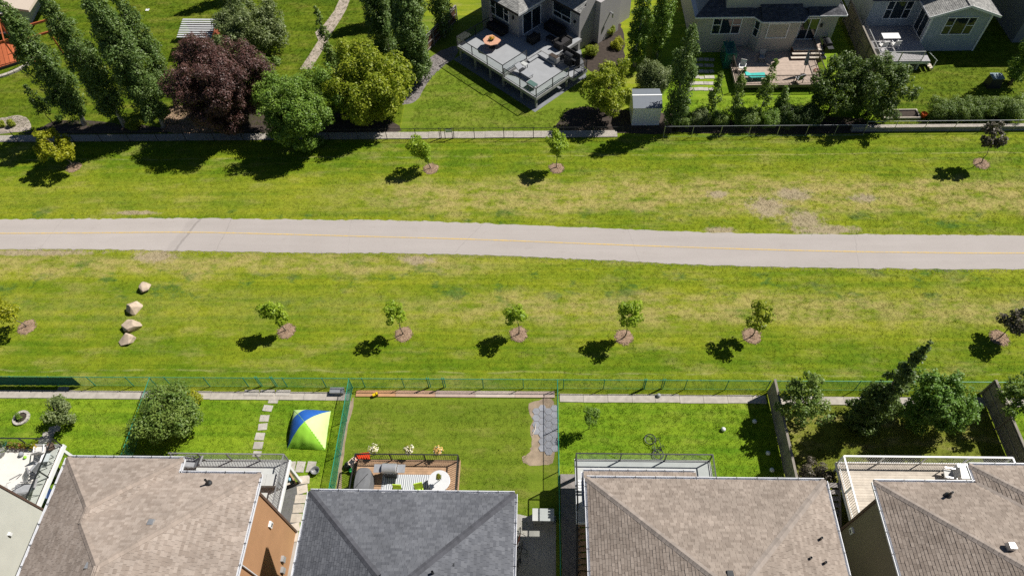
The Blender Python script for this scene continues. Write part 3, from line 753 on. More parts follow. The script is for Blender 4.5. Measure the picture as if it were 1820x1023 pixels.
# black railed terrace of the third house
d0 = at(1021, 815, 2.6); d1 = at(1262, 818, 2.6)
DD = thing('deck', 'grey floored terrace with black glass railing behind the third house', 'deck', ((d0.x + d1.x) / 2, 13.0, 0)); zd = 2.6; wD = (d1.x - d0.x) / 2; yD = d0.y - 13
floor_deck(DD, -wD, wD, -1.6, yD, zd, m_vinylgrey, m_white, [(-wD + .2, yD - .2), (0, yD - .2), (wD - .2, yD - .2)])
railing(DD, [(-wD + .06, -.9, zd), (-wD + .06, yD - .07, zd), (wD - .06, yD - .07, zd), (wD - .06, -1.5, zd)], 1.0, m_black, 'glass', 2.2, mm=m_clear)
# its stair to the ground along the side of the house
ST = thing('stair', 'narrow open stair with wooden treads down the side of the third house', 'stairs', (d0.x + .55, 12.0, 0))
for k in range(12): piece('tread', m_woodtan, ST, (0, .05 - k * .27, 2.4 - k * .2), (.95, .25, .04))
for x in (-.5, .5): bar('stringer', m_black, ST, (x, .2, 2.5), (x, -3.2, 0.05), .05, .24)
bar('handrail', m_black, ST, (-.5, .2, 3.4), (-.5, -3.2, .95), .05, .05)
for k in range(4): piece('post', m_black, ST, (-.5, .1 - k * 1.05, 2.4 - k * .78 + .45), (.045, .045, 1.0))
# diagonal plank walkway between the houses
WK = thing('walkway', 'diagonal plank side walkway along the green fence', 'walkway', (1.65, 11, 0))
x0, x1, y0, y1 = -.42, .62, -6, 4.0
MB().slab(x0, x1, y0, y1, .02, .17).build('frame', m_woodgrey, WK)
k = y0 - 1.4
while k < y1:
    # one board at 45 degrees, trimmed to the walkway edges
    w = .135; pts = []
    for px_, py_ in ((x0, k), (x1, k - (x1 - x0)), (x1, k - (x1 - x0) + w * 1.41), (x0, k + w * 1.41)): pts.append((px_, min(max(py_, y0), y1)))
    if max(p[1] for p in pts) - min(p[1] for p in pts) > .2: MB().prism(pts, .17, .2).build('plank', m_woodpale if False else m_woodgrey, WK)
    k += .2
# white deck of the fourth house
e0 = at(1486, 820, 2.6); DE = thing('deck', 'white railed raised deck of pale weathered boards', 'deck', (20.8, 13, 0)); ze = 2.6
xe0 = e0.x - 20.8; ye = e0.y - 13
decking(DE, xe0, 4.7, -1.55, ye, ze, m_woodpale, 'x', .14, fascia=m_white, posts=[(xe0 + .2, ye - .2), (0, ye - .2), (4.4, ye - .2)])
railing(DE, [(xe0 + .06, -1.5, ze), (xe0 + .06, ye - .07, ze), (4.62, ye - .07, ze), (4.62, -.9, ze)], 1.0, m_white, 'bars', 2.2, .125, top=.09)
S2 = thing('stair', 'grey open tread stair between the third house and the white deck', 'stairs', (xe0 + 20.8 - .55, 13.2, 0))
for k in range(12): piece('tread', m_woodgrey, S2, (0, .5 - k * .3, 2.4 - k * .19), (.95, .26, .04))
for x in (-.5, .49): bar('stringer', m_woodgrey, S2, (x, .7, 2.5), (x, -3.2, .1), .05, .22)

# ------------------------------------------------------------------ upper houses
def on_y(px, py, Y):
    d = CR * (px - 910) + CU * (511.5 - py) + CF * F_PX; t = Y / d[1]
    return d[0] * t, CAM_H + d[2] * t
def shift(t, polys): b = t.location; return [[(p[0] + b.x, p[1] + b.y) for p in poly] for poly in polys]
m_greydeck = mat('vinyl_deck_cool', (.31, .32, .335), .7, .06, 2, 60)
m_fasc = mat('dark_fascia', (.03, .028, .03), .6, .1)
GO = at(953, 174, 1.3); GR = R(-44.45)
hg = thing('house', 'warm grey stucco house set at an angle behind the corner deck', 'house', (GO.x, GO.y, 0), GR)
MB().prism([(-12, 4.8), (-6.95, 4.8), (-6.95, 8.6), (-3.0, 8.6), (-3.0, 10.7), (-2.4, 10.7), (-2.4, 13.6), (-3, 13.6), (-3, 16), (-12, 16)], 0, 4.25).build('wall', m_greywall, hg)
MB().prism([(-12.4, 6.35), (-8.5, 6.35), (-8.5, 9.4), (-3.0, 9.4), (-3.0, 15.5), (-12.4, 15.5)], 4.26, 8.5).build('upper_wall', m_greywall, hg)
rg = roof_part(hg, shift(hg, [[(-12.4, 4.35), (-6.5, 4.35), (-8.55, 6.4), (-12.4, 6.4)], [(-6.5, 4.35), (-6.5, 8.15), (-8.55, 10.2), (-8.55, 6.4)], [(-6.5, 8.15), (-2.55, 8.15), (-2.95, 9.45), (-7.8, 9.45)]]),
               4.3, .4, m_palegrey, m_capc, [], [])
for p, q in (((-12.4, 4.33), (-6.5, 4.33)), ((-6.48, 4.35), (-6.48, 8.15)), ((-6.5, 8.13), (-2.55, 8.13))):
    bar('fascia', m_fasc if p[0] < -6.49 or p[1] > 8 else m_soffit, rg, (p[0], p[1], 4.2), (q[0], q[1], 4.2), .05, .2)
ru = roof_part(hg, shift(hg, [[(-12.8, 8.9), (-2.5, 8.9), (-7.65, 12.4)], [(-2.5, 8.9), (-2.5, 16), (-7.65, 12.5), (-7.65, 12.4)], [(-12.8, 8.9), (-12.8, 16), (-7.65, 12.5), (-7.65, 12.4)], [(-12.8, 16), (-2.5, 16), (-7.65, 12.5)]]), 8.5, .4, m_palegrey, m_capc, [], [], sh=False)
roof_part(hg, shift(hg, [[(-12.8, 5.9), (-8.1, 5.9), (-10.45, 8.25)], [(-8.1, 5.9), (-8.1, 12), (-10.45, 12), (-10.45, 8.25)], [(-12.8, 5.9), (-12.8, 12), (-10.45, 12), (-10.45, 8.25)]]), 8.52, .4, m_palegrey, m_capc, [], [], sh=False)
window(hg, (-10.7, 4.8, 2.4), (1, 0, 0), 2.5, 1.55, THREE); window(hg, (-6.3, 8.6, 2.35), (1, 0, 0), 2.3, 1.6, [(0, .5, 0, .36), (.5, 1, 0, .36), (0, 1, .36, 1)])
window(hg, (-6.95, 5.25, 1.52), (0, 1, 0), 2.4, 2.1, [(0, .5, 0, 1), (.5, 1, 0, 1)], name='sliding_door')
piece('wall_lamp', m_dark, hg, (-7.6, 4.72, 3.3), (.14, .18, .32)); piece('wall_lamp', m_dark, hg, (-3.5, 8.52, 2.9), (.2, .16, .2))
MB().tube([(-2.4, 12.2, 2.6), (-2.1, 12.2, 2.6), (-2.1, 12.2, 2.2)], .08, 8).build('wall_flue', m_galv, hg)
DG = thing('deck', 'two level pale grey corner deck with black railings and octagonal table', 'deck', (GO.x, GO.y, 0), GR); zg, zl = 1.5, 1.25
floor_deck(DG, -10.25, -4.1, 0, 4.78, zg, m_greydeck, m_conc_grey, [(-10, .2), (-8, .2), (-6, .2), (-4.3, .2)])
floor_deck(DG, -6.93, -2.6, 4.79, 8.58, zg, m_greydeck, m_conc_grey)
floor_deck(DG, -4.09, 0, 0, 4.2, zl, m_greydeck, m_conc_grey, [(-2, .2), (-.2, .2), (-.2, 4)])
railing(DG, [(-10.2, 4.6, zg), (-10.2, .06, zg), (-4.16, .06, zg), (-4.16, 3.0, zg)], .95, m_black, 'glass', 2.0, mm=m_clear)
railing(DG, [(-4.02, .06, zl), (-.06, .06, zl), (-.06, 4.1, zl)], .95, m_black, 'glass', 2.1, mm=m_clear)
for k in range(2): piece('step', m_greydeck, DG, (-3.95 + .0, 3.85 - 0, 1.38), (.3, 1.6, .05)) if k == 0 else piece('step', m_greydeck, DG, (-3.0, 4.5, 1.38), (2.0, .5, .24))
sp = MB()
for k in range(7): piece('screen_board', m_fasc, DG, (-.5 - .3 * k, 5.9, 1.6), (.28, .04, 1.5))
floor_deck(DG, -2.4, .3, 4.4, 6.2, .95, m_greydeck, m_conc_grey); railing(DG, [(.25, 4.45, .95), (.25, 6.1, .95), (-2.3, 6.1, .95)], .95, m_black, 'bars', 1.4, .12)

ap = MB().face([(-10.6, -.3, .02), (.15, -.3, .02), (.15, 6.3, .02), (-3, 9, .02), (-10.6, 4.7, .02)]).build('paved_apron', mat('apron_paving', (.20, .21, .225), .9, .14, 2, 60, .3), None, (GO.x, GO.y, 0), GR); ap['kind'] = 'structure'
def gl(u, v, z=0.0): # grey deck frame -> site
    return Matrix.Translation((GO.x, GO.y, 0)) @ Matrix.Rotation(GR, 4, 'Z') @ Vector((u, v, z))

# beige house
YB = 55.55
hb = thing('house', 'beige stucco house with bay window and sliding door above the brown railed deck', 'house', (20.8, 58.5, 0)); b = hb.location
xl, _ = on_y(1236, 60, YB); xr, _ = on_y(1480, 60, YB); yf = YB - b.y
bx0, bx1 = 19.55 - b.x, 22.75 - b.x
MB().prism([(xl - b.x, 6), (xl - b.x, yf), (bx0 - .55, yf), (bx0, yf - .85), (bx1, yf - .85), (bx1 + .55, yf), (xr - b.x, yf), (xr - b.x, 6)], 0, 3.8).build('wall', m_beige, hb)
MB().slab(16.4 - b.x, xr - .2 - b.x, 55.97 - b.y, 6, 3.81, 8.6).build('upper_wall', m_beige, hb)
ey_ = YB - .42 - b.y; X0, X1 = xl - .4 - b.x, xr + .45 - b.x
m_navy = shinglemat('shingles_slate', (.060, .062, .070), (.12, .12, .13))
rb = roof_part(hb, shift(hb, [[(X0, ey_), (bx0 - .75, ey_), (bx0 - .75, ey_ + 2.2), (X0 + 1.8, ey_ + 2.2), ], [(bx0 - .2, ey_ - .82), (bx1 + .2, ey_ - .82), (bx1 + .2, ey_ + 2.2), (bx0 - .2, ey_ + 2.2)], [(bx1 + .75, ey_), (X1, ey_), (X1 - 1.8, ey_ + 2.2), (bx1 + .75, ey_ + 2.2)],
                             [(X1, ey_), (X1, 3), (X1 - 1.8, 3), (X1 - 1.8, ey_ + 2.2)], [(bx0 - .75, ey_), (bx0 - .2, ey_ - .82), (bx0 - .2, ey_ + 2.2), (bx0 - .75, ey_ + 2.2)], [(bx1 + .2, ey_ - .82), (bx1 + .75, ey_), (bx1 + .75, ey_ + 2.2), (bx1 + .2, ey_ + 2.2)]]),
               3.9, .38, m_navy, m_capc, [], [])
for p, q in (((X0, ey_), (bx0 - .75, ey_)), ((bx0 - .75, ey_), (bx0 - .2, ey_ - .82)), ((bx0 - .2, ey_ - .82), (bx1 + .2, ey_ - .82)), ((bx1 + .2, ey_ - .82), (bx1 + .75, ey_)), ((bx1 + .75, ey_), (X1, ey_)), ((X1, ey_), (X1, 3))):
    bar('gutter', m_gutter, rb, (p[0], p[1], 3.84), (q[0], q[1], 3.84), .11, .13)
MB().prism([(X0, ey_), (bx0 - .75, ey_), (bx0 - .2, ey_ - .82), (bx1 + .2, ey_ - .82), (bx1 + .75, ey_), (X1, ey_), (X1, 3), (X0, 3)], 3.78, 3.795).build('soffit', m_soffit, hb)
roof_part(hb, shift(hb, [[(16 - b.x, -2.9), (X1 - .1, -2.9), (X1 - 3, 2), (19 - b.x, 2)], [(16 - b.x, -2.9), (16 - b.x, 7), (19 - b.x, 7), (19 - b.x, 2)], [(X1 - .1, -2.9), (X1 - .1, 7), (X1 - 3, 7), (X1 - 3, 2)]]), 8.65, .4, m_navy, m_capc, [], [], sh=False)
w0x, w0z = on_y(1262, 61, YB); w1x, w1z = on_y(1319, 31, YB)
window(hb, (w0x - b.x, yf, w0z), (1, 0, 0), on_y(1313, 61, YB)[0] - w0x, 3.55 - w0z, [(0, .3, 0, .58), (0, .3, .58, 1), (.3, .68, 0, 1), (.68, 1, 0, .58), (.68, 1, .58, 1)])
window(hb, (bx0 + .55, yf - .85, 2.0), (1, 0, 0), 1.85, 1.5, [(0, 1, 0, 1, m_curtain)])
q0 = Vector((bx0 - .55, yf, 0)); q1 = Vector((bx0, yf - .85, 0)); d = (q1 - q0).normalized(); window(hb, tuple(q0 + d * .22)[:2] + (1.95,), d, .6, 1.55, [(0, 1, 0, .5), (0, 1, .5, 1)], fr=.05)
q0 = Vector((bx1, yf - .85, 0)); q1 = Vector((bx1 + .55, yf, 0)); d = (q1 - q0).normalized(); window(hb, tuple(q0 + d * .22)[:2] + (1.95,), d, .6, 1.55, [(0, 1, 0, .5), (0, 1, .5, 1)], fr=.05)
sx, sz = on_y(1413, 70, YB)
window(hb, (sx - b.x, yf, 1.25), (1, 0, 0), on_y(1446, 70, YB)[0] - sx, 2.15, [(0, .5, 0, 1), (.5, 1, 0, 1)], name='sliding_door')
piece('wall_lamp', m_dark, hb, (xr - 1.3 - b.x, yf - .08, 2.7), (.14, .16, .3))
DBe = thing('deck', 'brown railed plank deck with turquoise lounger and wide steps', 'deck', (20.8, 52.5, 0)); zq = .62
f0 = at(1308, 152, zq); f1 = at(1466, 150, zq); fx0, fx1, fy = f0.x - 20.8, f1.x - 20.8, f0.y - 52.5
m_wooddeck = mat('deck_wood_rosy', (.44, .35, .29), .8, .12, 4, 50, .3, obj=.08)
decking(DBe, fx0, fx1, fy, 3.0, zq, m_wooddeck, 'x', fascia=m_woodgrey, posts=[(fx0 + .2, fy + .2), (0, fy + .2), (fx1 - .2, fy + .2)])
m_bronze = mat('bronze_rail', (.045, .032, .026), .5, .1)
railing(DBe, [(fx0 + .06, 2.0, zq), (fx0 + .06, fy + .06, zq), (fx1 - .06, fy + .06, zq), (fx1 - .06, 2.9, zq)], .95, m_bronze, 'bars', 2.3, .115)
for k in range(3): piece('step', m_woodpale, DBe, (sx - 20.8 + .9, 1.05 + .32 * k, zq + .19 * (k + 1) - .02), (2.6 + .25 * (2 - k), .34, .04)); piece('riser', m_fencebrown, DBe, (sx - 20.8 + .9, .9 + .32 * k, zq + .19 * (k + .5) - .02), (2.6 + .25 * (2 - k), .02, .17))
piece('landing', m_wooddeck, DBe, (sx - 20.8 + .9, 2.45, zq + .57), (2.7, 1.2, .06)); piece('landing_skirt', m_fencebrown, DBe, (sx - 20.8 + .9, 2.45, zq + .27), (2.66, 1.16, .53))

# blue house
YG = 55.3
hl = thing('house', 'blue grey sided house with a gabled wing and pale grey shingles', 'house', (36, 58.5, 0)); b = hl.location
gx0, gx1 = 34.35, 39.35
MB().prism([(gx0 - b.x, YG - b.y), (gx1 - b.x, YG - b.y), (gx1 - b.x, 6), (30.0 - b.x, 6), (30.0 - b.x, 57.8 - b.y), (gx0 - b.x, 57.8 - b.y)], 0, 3.8).build('wall', m_bluewall, hl)
mx_ = (gx0 + gx1) / 2 - b.x
MB().add([(gx0 - b.x, YG - b.y, 3.8), (gx1 - b.x, YG - b.y, 3.8), (mx_, YG - b.y, 4.72), (gx0 - b.x, YG - b.y + .2, 3.8), (gx1 - b.x, YG - b.y + .2, 3.8), (mx_, YG - b.y + .2, 4.72)], [(0, 1, 2), (3, 5, 4), (0, 3, 4, 1), (1, 4, 5, 2), (2, 5, 3, 0)]).build('gable', m_bluewall, hl)
e0_, e1_, ry_ = gx0 - .5 - b.x, gx1 + .5 - b.x, YG - .45 - b.y
rl = roof_part(hl, shift(hl, [[(e0_, ry_), (e0_, 6), (mx_, 6), (mx_, ry_)], [(e1_, ry_), (e1_, 6), (mx_, 6), (mx_, ry_)]]), 3.75, .345, m_palegrey, m_capc, [], [])
ztop = 3.75 + .345 * (mx_ - e0_)
for x in (e0_, e1_): bar('fascia', m_white, rl, (x, ry_ - .02, 3.7), (mx_, ry_ - .02, ztop - .05), .05, .2); bar('gutter', m_gutter, rl, (x, ry_, 3.68), (x, 6, 3.68), .12, .13)
MB().slab(30.0 - b.x, 41 - b.x, 58.8 - b.y, 6, 3.81, 8.3).build('upper_wall', m_bluewall, hl)
roof_part(hl, shift(hl, [[(29.5 - b.x, -.1), (41.5 - b.x, -.1), (36 - b.x, 5)], [(41.5 - b.x, -.1), (41.5 - b.x, 10), (36 - b.x, 5)], [(29.5 - b.x, -.1), (29.5 - b.x, 10), (36 - b.x, 5)]]), 8.35, .4, m_palegrey, m_capc, [], [], sh=False)
roof_part(hl, shift(hl, [[(29.6 - b.x, 57.3 - b.y), (e0_, 57.3 - b.y), (e0_, .35), (29.6 - b.x, .35)]]), 3.8, .2, m_navy, m_capc, [], [])
u0, z0_ = on_y(1669, 62, YG); u1, z1_ = on_y(1722, 62, YG)
window(hl, (u0 - b.x, YG - b.y, z0_), (1, 0, 0), u1 - u0, 3.45 - z0_, THREE, fr=.08)
u0, z0_ = on_y(1566, 34, 57.8); u1, _ = on_y(1612, 34, 57.8)
window(hl, (u0 - b.x, 57.8 - b.y, z0_), (1, 0, 0), u1 - u0, 3.55 - z0_, THREE, fr=.08)
window(hl, (gx0 - b.x, 57.5 - b.y, 1.05), (0, -1, 0), 1.9, 2.15, [(0, .5, 0, 1), (.5, 1, 0, 1)], name='sliding_door')
piece('corner_trim', m_white, hl, (gx0 - b.x - .004, YG - b.y - .004, 1.9), (.14, .14, 3.79)); piece('corner_trim', m_white, hl, (gx1 - b.x + .004, YG - b.y - .004, 1.9), (.14, .14, 3.79))
DL = thing('deck', 'grey deck with a white table beside the blue gabled wing', 'deck', (32, 54.5, 0))
p0 = at(1556, 110, 1.0); p1 = at(1642, 106, 1.0); lx0, lx1, ly = p0.x - 32, p1.x - 32, p0.y - 54.5
decking(DL, lx0, gx0 - 32 - .02, ly, 3.25, 1.0, mat('deck_wood_cool', (.36, .35, .36), .8, .1, 4, 50, .2, obj=.05), 'y', fascia=m_white, posts=[(lx0 + .2, ly + .2), (lx1 - .3, ly + .2)])
railing(DL, [(lx0 + .06, 3.0, 1.0), (lx0 + .06, ly + .06, 1.0), (lx1 - .3, ly + .06, 1.0)], .95, m_galv, 'bars', 2.0, .125)
link('lattice_skirt', links_mesh(lx1 - lx0 - .4, .62, .06, .17, .012), m_conc_grey, DL, (lx0 + .1, ly - .02, 0))
for k in range(4): piece('step', m_woodpale, DL, (lx1 + .15 + .26 * k, ly + .5, .82 - .2 * k), (.28, 1.0, .05))
bar('handrail', m_white, DL, (lx1 + .05, ly + .05, 1.85), (lx1 + 1.1, ly + .05, 1.0), .05, .05); piece('post', m_white, DL, (lx1 + 1.05, ly + .05, .52), (.06, .06, 1.0))
plank_fence('privacy_fence', 'tall tan board privacy fence between the beige and blue houses', (29.0, 51.2), (29.0, 60), 2.2, mat('fence_wood_tan', (.30, .255, .19), .85, .14, 3, 40, .3, obj=.1), m_fencewood, w=.2, side=1)

# house, pergola and patio in the top left corner
m_red = mat('red_stained_wood', (.42, .115, .045), .7, .12, 4, 50, .2, obj=.12)
hr = thing('house', 'cream house corner above the red stained pergola', 'house', (-55, 66, 0))
pe = at(52, 21, 3.2)
MB().prism([(-8, -2.4), (pe.x + 55 - 2.6, pe.y - 66 + .3), (pe.x + 55 - 5, 10), (-8, 10)], 0, 3.1).build('wall', m_beige, hr)
MB().prism([(-8.5, -3.6), (pe.x + 55, pe.y - 66), (pe.x + 55 - 1, 10), (-8.5, 10)], 3.12, 3.35).build('roof', mat('roof_cream', (.52, .44, .36), .9, .08), hr)
window(hr, (pe.x + 55 - 4.3, pe.y - 66 - .15, 1.0), (.93, .36, 0), 2.6, 1.9, [(0, .5, 0, 1), (.5, 1, 0, 1)])
pr = at(2, 112, 0.3)
pg = thing('pergola', 'red stained wooden pergola over a slatted patio platform', 'pergola', (pr.x - .3, pr.y, 0), R(32))
for k in range(9): piece('floor_board', m_red, pg, (-1.6 + k * .4, 1.2, .28), (.36, 4.0, .06))
piece('platform', m_fasc, pg, (0, 1.2, .12), (3.7, 4.1, .24))
for x in (-1.7, 1.7):
    for y in (-.7, 3.1): piece('post', m_red, pg, (x, y, 1.3), (.12, .12, 2.2))
for y in (-.7, 3.1): piece('beam', m_red, pg, (0, y, 2.45), (4.2, .1, .22))
for k in range(7): piece('rafter', m_red, pg, (-1.8 + k * .6, 1.2, 2.62), (.07, 4.6, .14))
c_ = at(62, 38, 2.4); pg2 = thing('arbour', 'small red stained arbour arch beside the cream house', 'arbour', (c_.x, c_.y - .6, 0), R(30))
for x in (-1.3, 1.3): piece('post', m_red, pg2, (x, 0, 1.2), (.12, .12, 2.4)); piece('post', m_red, pg2, (x, -2.2, 1.2), (.12, .12, 2.4))
for y in (0, -2.2): piece('beam', m_red, pg2, (0, y, 2.45), (3.1, .12, .2))
pe_ = thing('patio_edge', 'curved pale stone edging below the red pergola', 'edging', (pr.x, pr.y, 0))
for k in range(12):
    a = -2.3 + k * .13; piece('stone', m_conc, pe_, (-1.2 + 4.1 * math.cos(a + .9), 1.9 + 4.1 * math.sin(a + .9) , .09), (.5, .34, .2), a + .9 + math.pi / 2)

# neighbouring house at the right edge of the upper gardens, its near side in shade
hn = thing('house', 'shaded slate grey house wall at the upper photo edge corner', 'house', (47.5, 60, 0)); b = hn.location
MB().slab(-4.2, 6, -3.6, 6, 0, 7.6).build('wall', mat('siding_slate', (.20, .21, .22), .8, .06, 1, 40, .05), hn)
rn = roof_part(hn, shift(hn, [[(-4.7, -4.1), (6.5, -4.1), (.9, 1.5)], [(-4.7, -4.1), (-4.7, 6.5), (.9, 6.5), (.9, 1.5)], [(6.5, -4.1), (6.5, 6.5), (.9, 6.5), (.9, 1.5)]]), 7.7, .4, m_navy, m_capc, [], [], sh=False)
for q in ((-4.7, -4.1, 6.5, -4.1), (-4.7, -4.1, -4.7, 6.5)): bar('gutter', m_gutter, rn, (q[0], q[1], 7.64), (q[2], q[3], 7.64), .12, .13)
window(hn, (-2.5, -3.6, 1.4), (1, 0, 0), 1.8, 1.4, THREE); window(hn, (-2.5, -3.6, 4.4), (1, 0, 0), 1.8, 1.4, THREE)

# ------------------------------------------------------------------ trees and shrubs
def unitv(a): return a / np.maximum(np.linalg.norm(a, axis=1, keepdims=True), 1e-6)
def leaf_mesh(P_, N_, size, aspect=.62):
    n = len(P_); r = rng.normal(size=(n, 3)); T = unitv(np.cross(N_, r)); B = np.cross(N_, T)
    s = size[:, None]; fold = N_ * s * .16
    a = P_ - T * s * .5; b_ = P_ + B * s * aspect * .5 + fold; c = P_ + T * s * .5; d = P_ - B * s * aspect * .5 + fold
    V = np.stack([a, b_, c, d], 1).reshape(-1, 3); Q = np.arange(4 * n).reshape(n, 4)
    return np_mesh('leaves', V, Q)
def leaves_from_clumps(C, Rc, per, size, up=.65, flat=.8, sub=0):
    P_, N_, S_ = [], [], []
    if sub:   # boughs carry smaller sprays on their outer side
        cc = C.mean(0); C2, R2 = [], []
        for c, r in zip(C, Rc):
            o = unitv((c - cc)[None] + 1e-4)[0]; d = unitv(rng.normal(size=(sub, 3)) + o * .7 + np.array([0, 0, .25]))
            C2.append(c + d * r * rng.uniform(.55, 1.1, (sub, 1))); R2.append(r * rng.uniform(.32, .58, sub))
        C, Rc = np.concatenate(C2), np.concatenate(R2)
    for c, r in zip(C, Rc):
        n = max(4, int(per * r * r)); d = unitv(rng.normal(size=(n, 3)))
        rad = r * (1 - .45 * rng.uniform(0, 1, (n, 1)) ** 2.2) * rng.uniform(.9, 1.12, (n, 1))
        P_.append(c + d * rad * np.array([1, 1, flat])); N_.append(unitv(d * .95 + rng.normal(size=(n, 3)) * .42 + np.array([0, 0, up])))
        S_.append(rng.uniform(.65, 1.3, n) * size)
    return np.concatenate(P_), np.concatenate(N_), np.concatenate(S_)
def bark(name, c): return mat(name, c, .9, .25, 8, 50, .5)
m_bark = bark('bark_grey', (.16, .135, .11)); m_barkpale = bark('bark_pale', (.42, .40, .35)); m_barkdark = bark('bark_dark', (.07, .05, .045))
LM = {'bright': leafmat('leaf_bright', (.14, .21, .010), (.40, .43, .032), .36), 'young': leafmat('leaf_young', (.20, .33, .014), (.46, .58, .05), .46),
      'poplar': leafmat('leaf_poplar', (.050, .110, .016), (.19, .265, .075), .22), 'mid': leafmat('leaf_mid', (.075, .165, .014), (.23, .34, .050), .25),
      'purple': leafmat('leaf_purple', (.036, .017, .016), (.150, .070, .058), .1), 'grey': leafmat('leaf_greygreen', (.085, .125, .036), (.22, .26, .10), .2),
      'dark': leafmat('leaf_dark', (.034, .080, .010), (.135, .19, .042), .2), 'yellow': leafmat('leaf_yellow', (.24, .28, .010), (.50, .48, .030), .42), 'aspen': leafmat('leaf_aspen', (.065, .135, .018), (.225, .30, .062), .25),
      'darkmid': leafmat('leaf_dark_green', (.05, .135, .010), (.18, .31, .045), .25), 'plum': leafmat('leaf_plum', (.055, .046, .032), (.150, .125, .090), .12)}
def zfit(bx, by, cx, cy):
    b = at(bx, by); best = (1e9, 1.5)
    for k in range(10, 120):
        q = proj((b.x, b.y, k * .05)); e = abs(q[1] - cy)
        if e < best[0]: best = (e, k * .05)
    return best[1]
def trunk_mesh(H, r0, C, crown0, lean=(0, 0), limbs=10, topf=.85):
    m = MB(); pts = []; n = 7; w = max(.02, H * .012)
    for i in range(n):
        t = i / (n - 1) * topf; pts.append((lean[0] * t + (random.gauss(0, w) if 0 < i else 0), lean[1] * t + (random.gauss(0, w) if 0 < i else 0), H * t))
    rad = [r0 * (1.25 if i == 0 else 1) * (1 - .88 * (i / (n - 1)) ** .8) + .006 for i in range(n)]
    pts[0] = (0, 0, -.08); m.tube(pts, rad, 8)
    idx = np.argsort(rng.random(len(C)))[:limbs]
    for k in idx:
        c = C[k]; zt = max(crown0 * .75, min(c[2] - np.hypot(c[0], c[1]) * .9, H * .75)); f = zt / H
        s = Vector((lean[0] * f, lean[1] * f, zt)); e = Vector(c); mid = s.lerp(e, .5) + Vector((0, 0, (e - s).length * .08))
        rr = r0 * max(.12, .5 * (1 - f)); m.tube([s, mid, e], [rr, rr * .6, .008], 5)
    return m
def tree(name, label, bx, by, top_y, wpx, kind='round', leaf='mid', size=.13, per=230, crown0=.25, bk=None, r0=None, group=None, cat='tree', nc=None, flat=1.0, lean=None, base=None, H=None, W=None, squash=1.0, center=None):
    if center:
        cp = at(*center); base = base or ((bx and tuple(at(bx, by))) or (cp.x, cp.y, 0)); lean = ((cp.x - base[0]) * H / center[2], (cp.y - base[1]) * H / center[2]); p = cp; bx, by = center[:2]
    p = Vector(base) if base else at(bx, by); H = H or height(bx, by, top_y); W = W or metres(wpx, bx, by) / 2
    t = thing(name, label, cat, (p.x, p.y, 0), 0, group)
    lx, ly = lean or (0, 0)
    z0 = H * crown0
    if kind == 'round':
        nc = nc or int(22 + 5 * W * W); rz_ = (H - z0) / 2; d = unitv(rng.normal(size=(nc, 3)))
        f = rng.uniform(.15, 1, (nc, 1)) ** .42
        lob = 1 + .26 * np.sin(d[:, :1] * 4.1 + random.random() * 6) * np.cos(d[:, 1:2] * 3.7 + random.random() * 6)
        C = d * f * lob * np.array([W * .80, W * .80 * squash, rz_ * .82]) + np.array([0, 0, z0 + rz_]); Rc = rng.uniform(.17, .33, nc) * W * .95 + .04
    elif kind == 'column':
        nc = nc or int(26 + 6.5 * H * W); z = rng.uniform(0, 1, nc) ** .9
        prof = np.clip(1.25 * (z + .06) ** .28 * (1 - z) ** .55, .12, 1) * W
        a = rng.uniform(0, 6.283, nc); r = prof * rng.uniform(.1, .95, nc) ** .6
        C = np.stack([np.cos(a) * r * .62, np.sin(a) * r * .62, z0 + z * (H - z0) * .97], 1); Rc = rng.uniform(.24, .38, nc) * prof * (1.8 if H < 3.9 else 1.0) + .07; flat = 1.5
    elif kind == 'cone':
        nc = nc or int(30 + 6 * H * W); z = rng.uniform(0, 1, nc) ** 1.25; prof = W * np.clip((1 - z) ** .8 * np.minimum(1, (z + .12) * 5), .1, 1)
        a = rng.uniform(0, 6.283, nc); r = prof * rng.uniform(.1, .95, nc) ** .55 * .66
        C = np.stack([np.cos(a) * r, np.sin(a) * r, z0 + z * (H - z0) * .97], 1); Rc = rng.uniform(.2, .34, nc) * prof + .09
    elif kind == 'open':
        nc = nc or 22; rz_ = (H - z0) / 2; d = unitv(rng.normal(size=(nc, 3))); f = rng.uniform(.2, 1, (nc, 1)) ** .5
        C = d * f * np.array([W * .8, W * .8, rz_ * .85]) + np.array([0, 0, z0 + rz_]); Rc = rng.uniform(.16, .32, nc) * W + .05
    if kind == 'open':
        zm = C[:, 2].mean(); C[:, 2] = zm + (C[:, 2] - zm) * random.uniform(.8, 1.25); C[:, 0] *= random.uniform(.75, 1.15); C[:, 1] *= random.uniform(.75, 1.15)
    C[:, 0] += lx * C[:, 2] / H; C[:, 1] += ly * C[:, 2] / H
    small = H < 3.9
    Pn, Nn, Sn = leaves_from_clumps(C, Rc, per / (size * size) * (.062 if small else .056), size, flat=flat if small else (1.0 if kind != 'column' else 1.35), sub=0 if small else (5 if kind == 'column' else 7))
    keep = Pn[:, 2] > .05
    link('crown' if cat == 'tree' else 'foliage', leaf_mesh(Pn[keep], Nn[keep], Sn[keep]), LM[leaf], t)
    trunk_mesh(H, r0 or (.018 * H + .02), C, z0, (lx, ly), limbs=min(len(C), 6 if H < 5 else 16), topf=.8).build('trunk' if cat == 'tree' else 'stem', bk or m_bark, t, smooth=True)
    return t
def shrub(label, px, py, wpx, H, leaf='mid', size=.09, per=300, group=None, name='shrub', sq=1.0):
    return tree(name, label, px, py, 0, wpx, 'round', leaf, size, per, .05, r0=.04, group=group, cat='shrub', H=H, nc=int(18 + 30 * H), squash=sq)

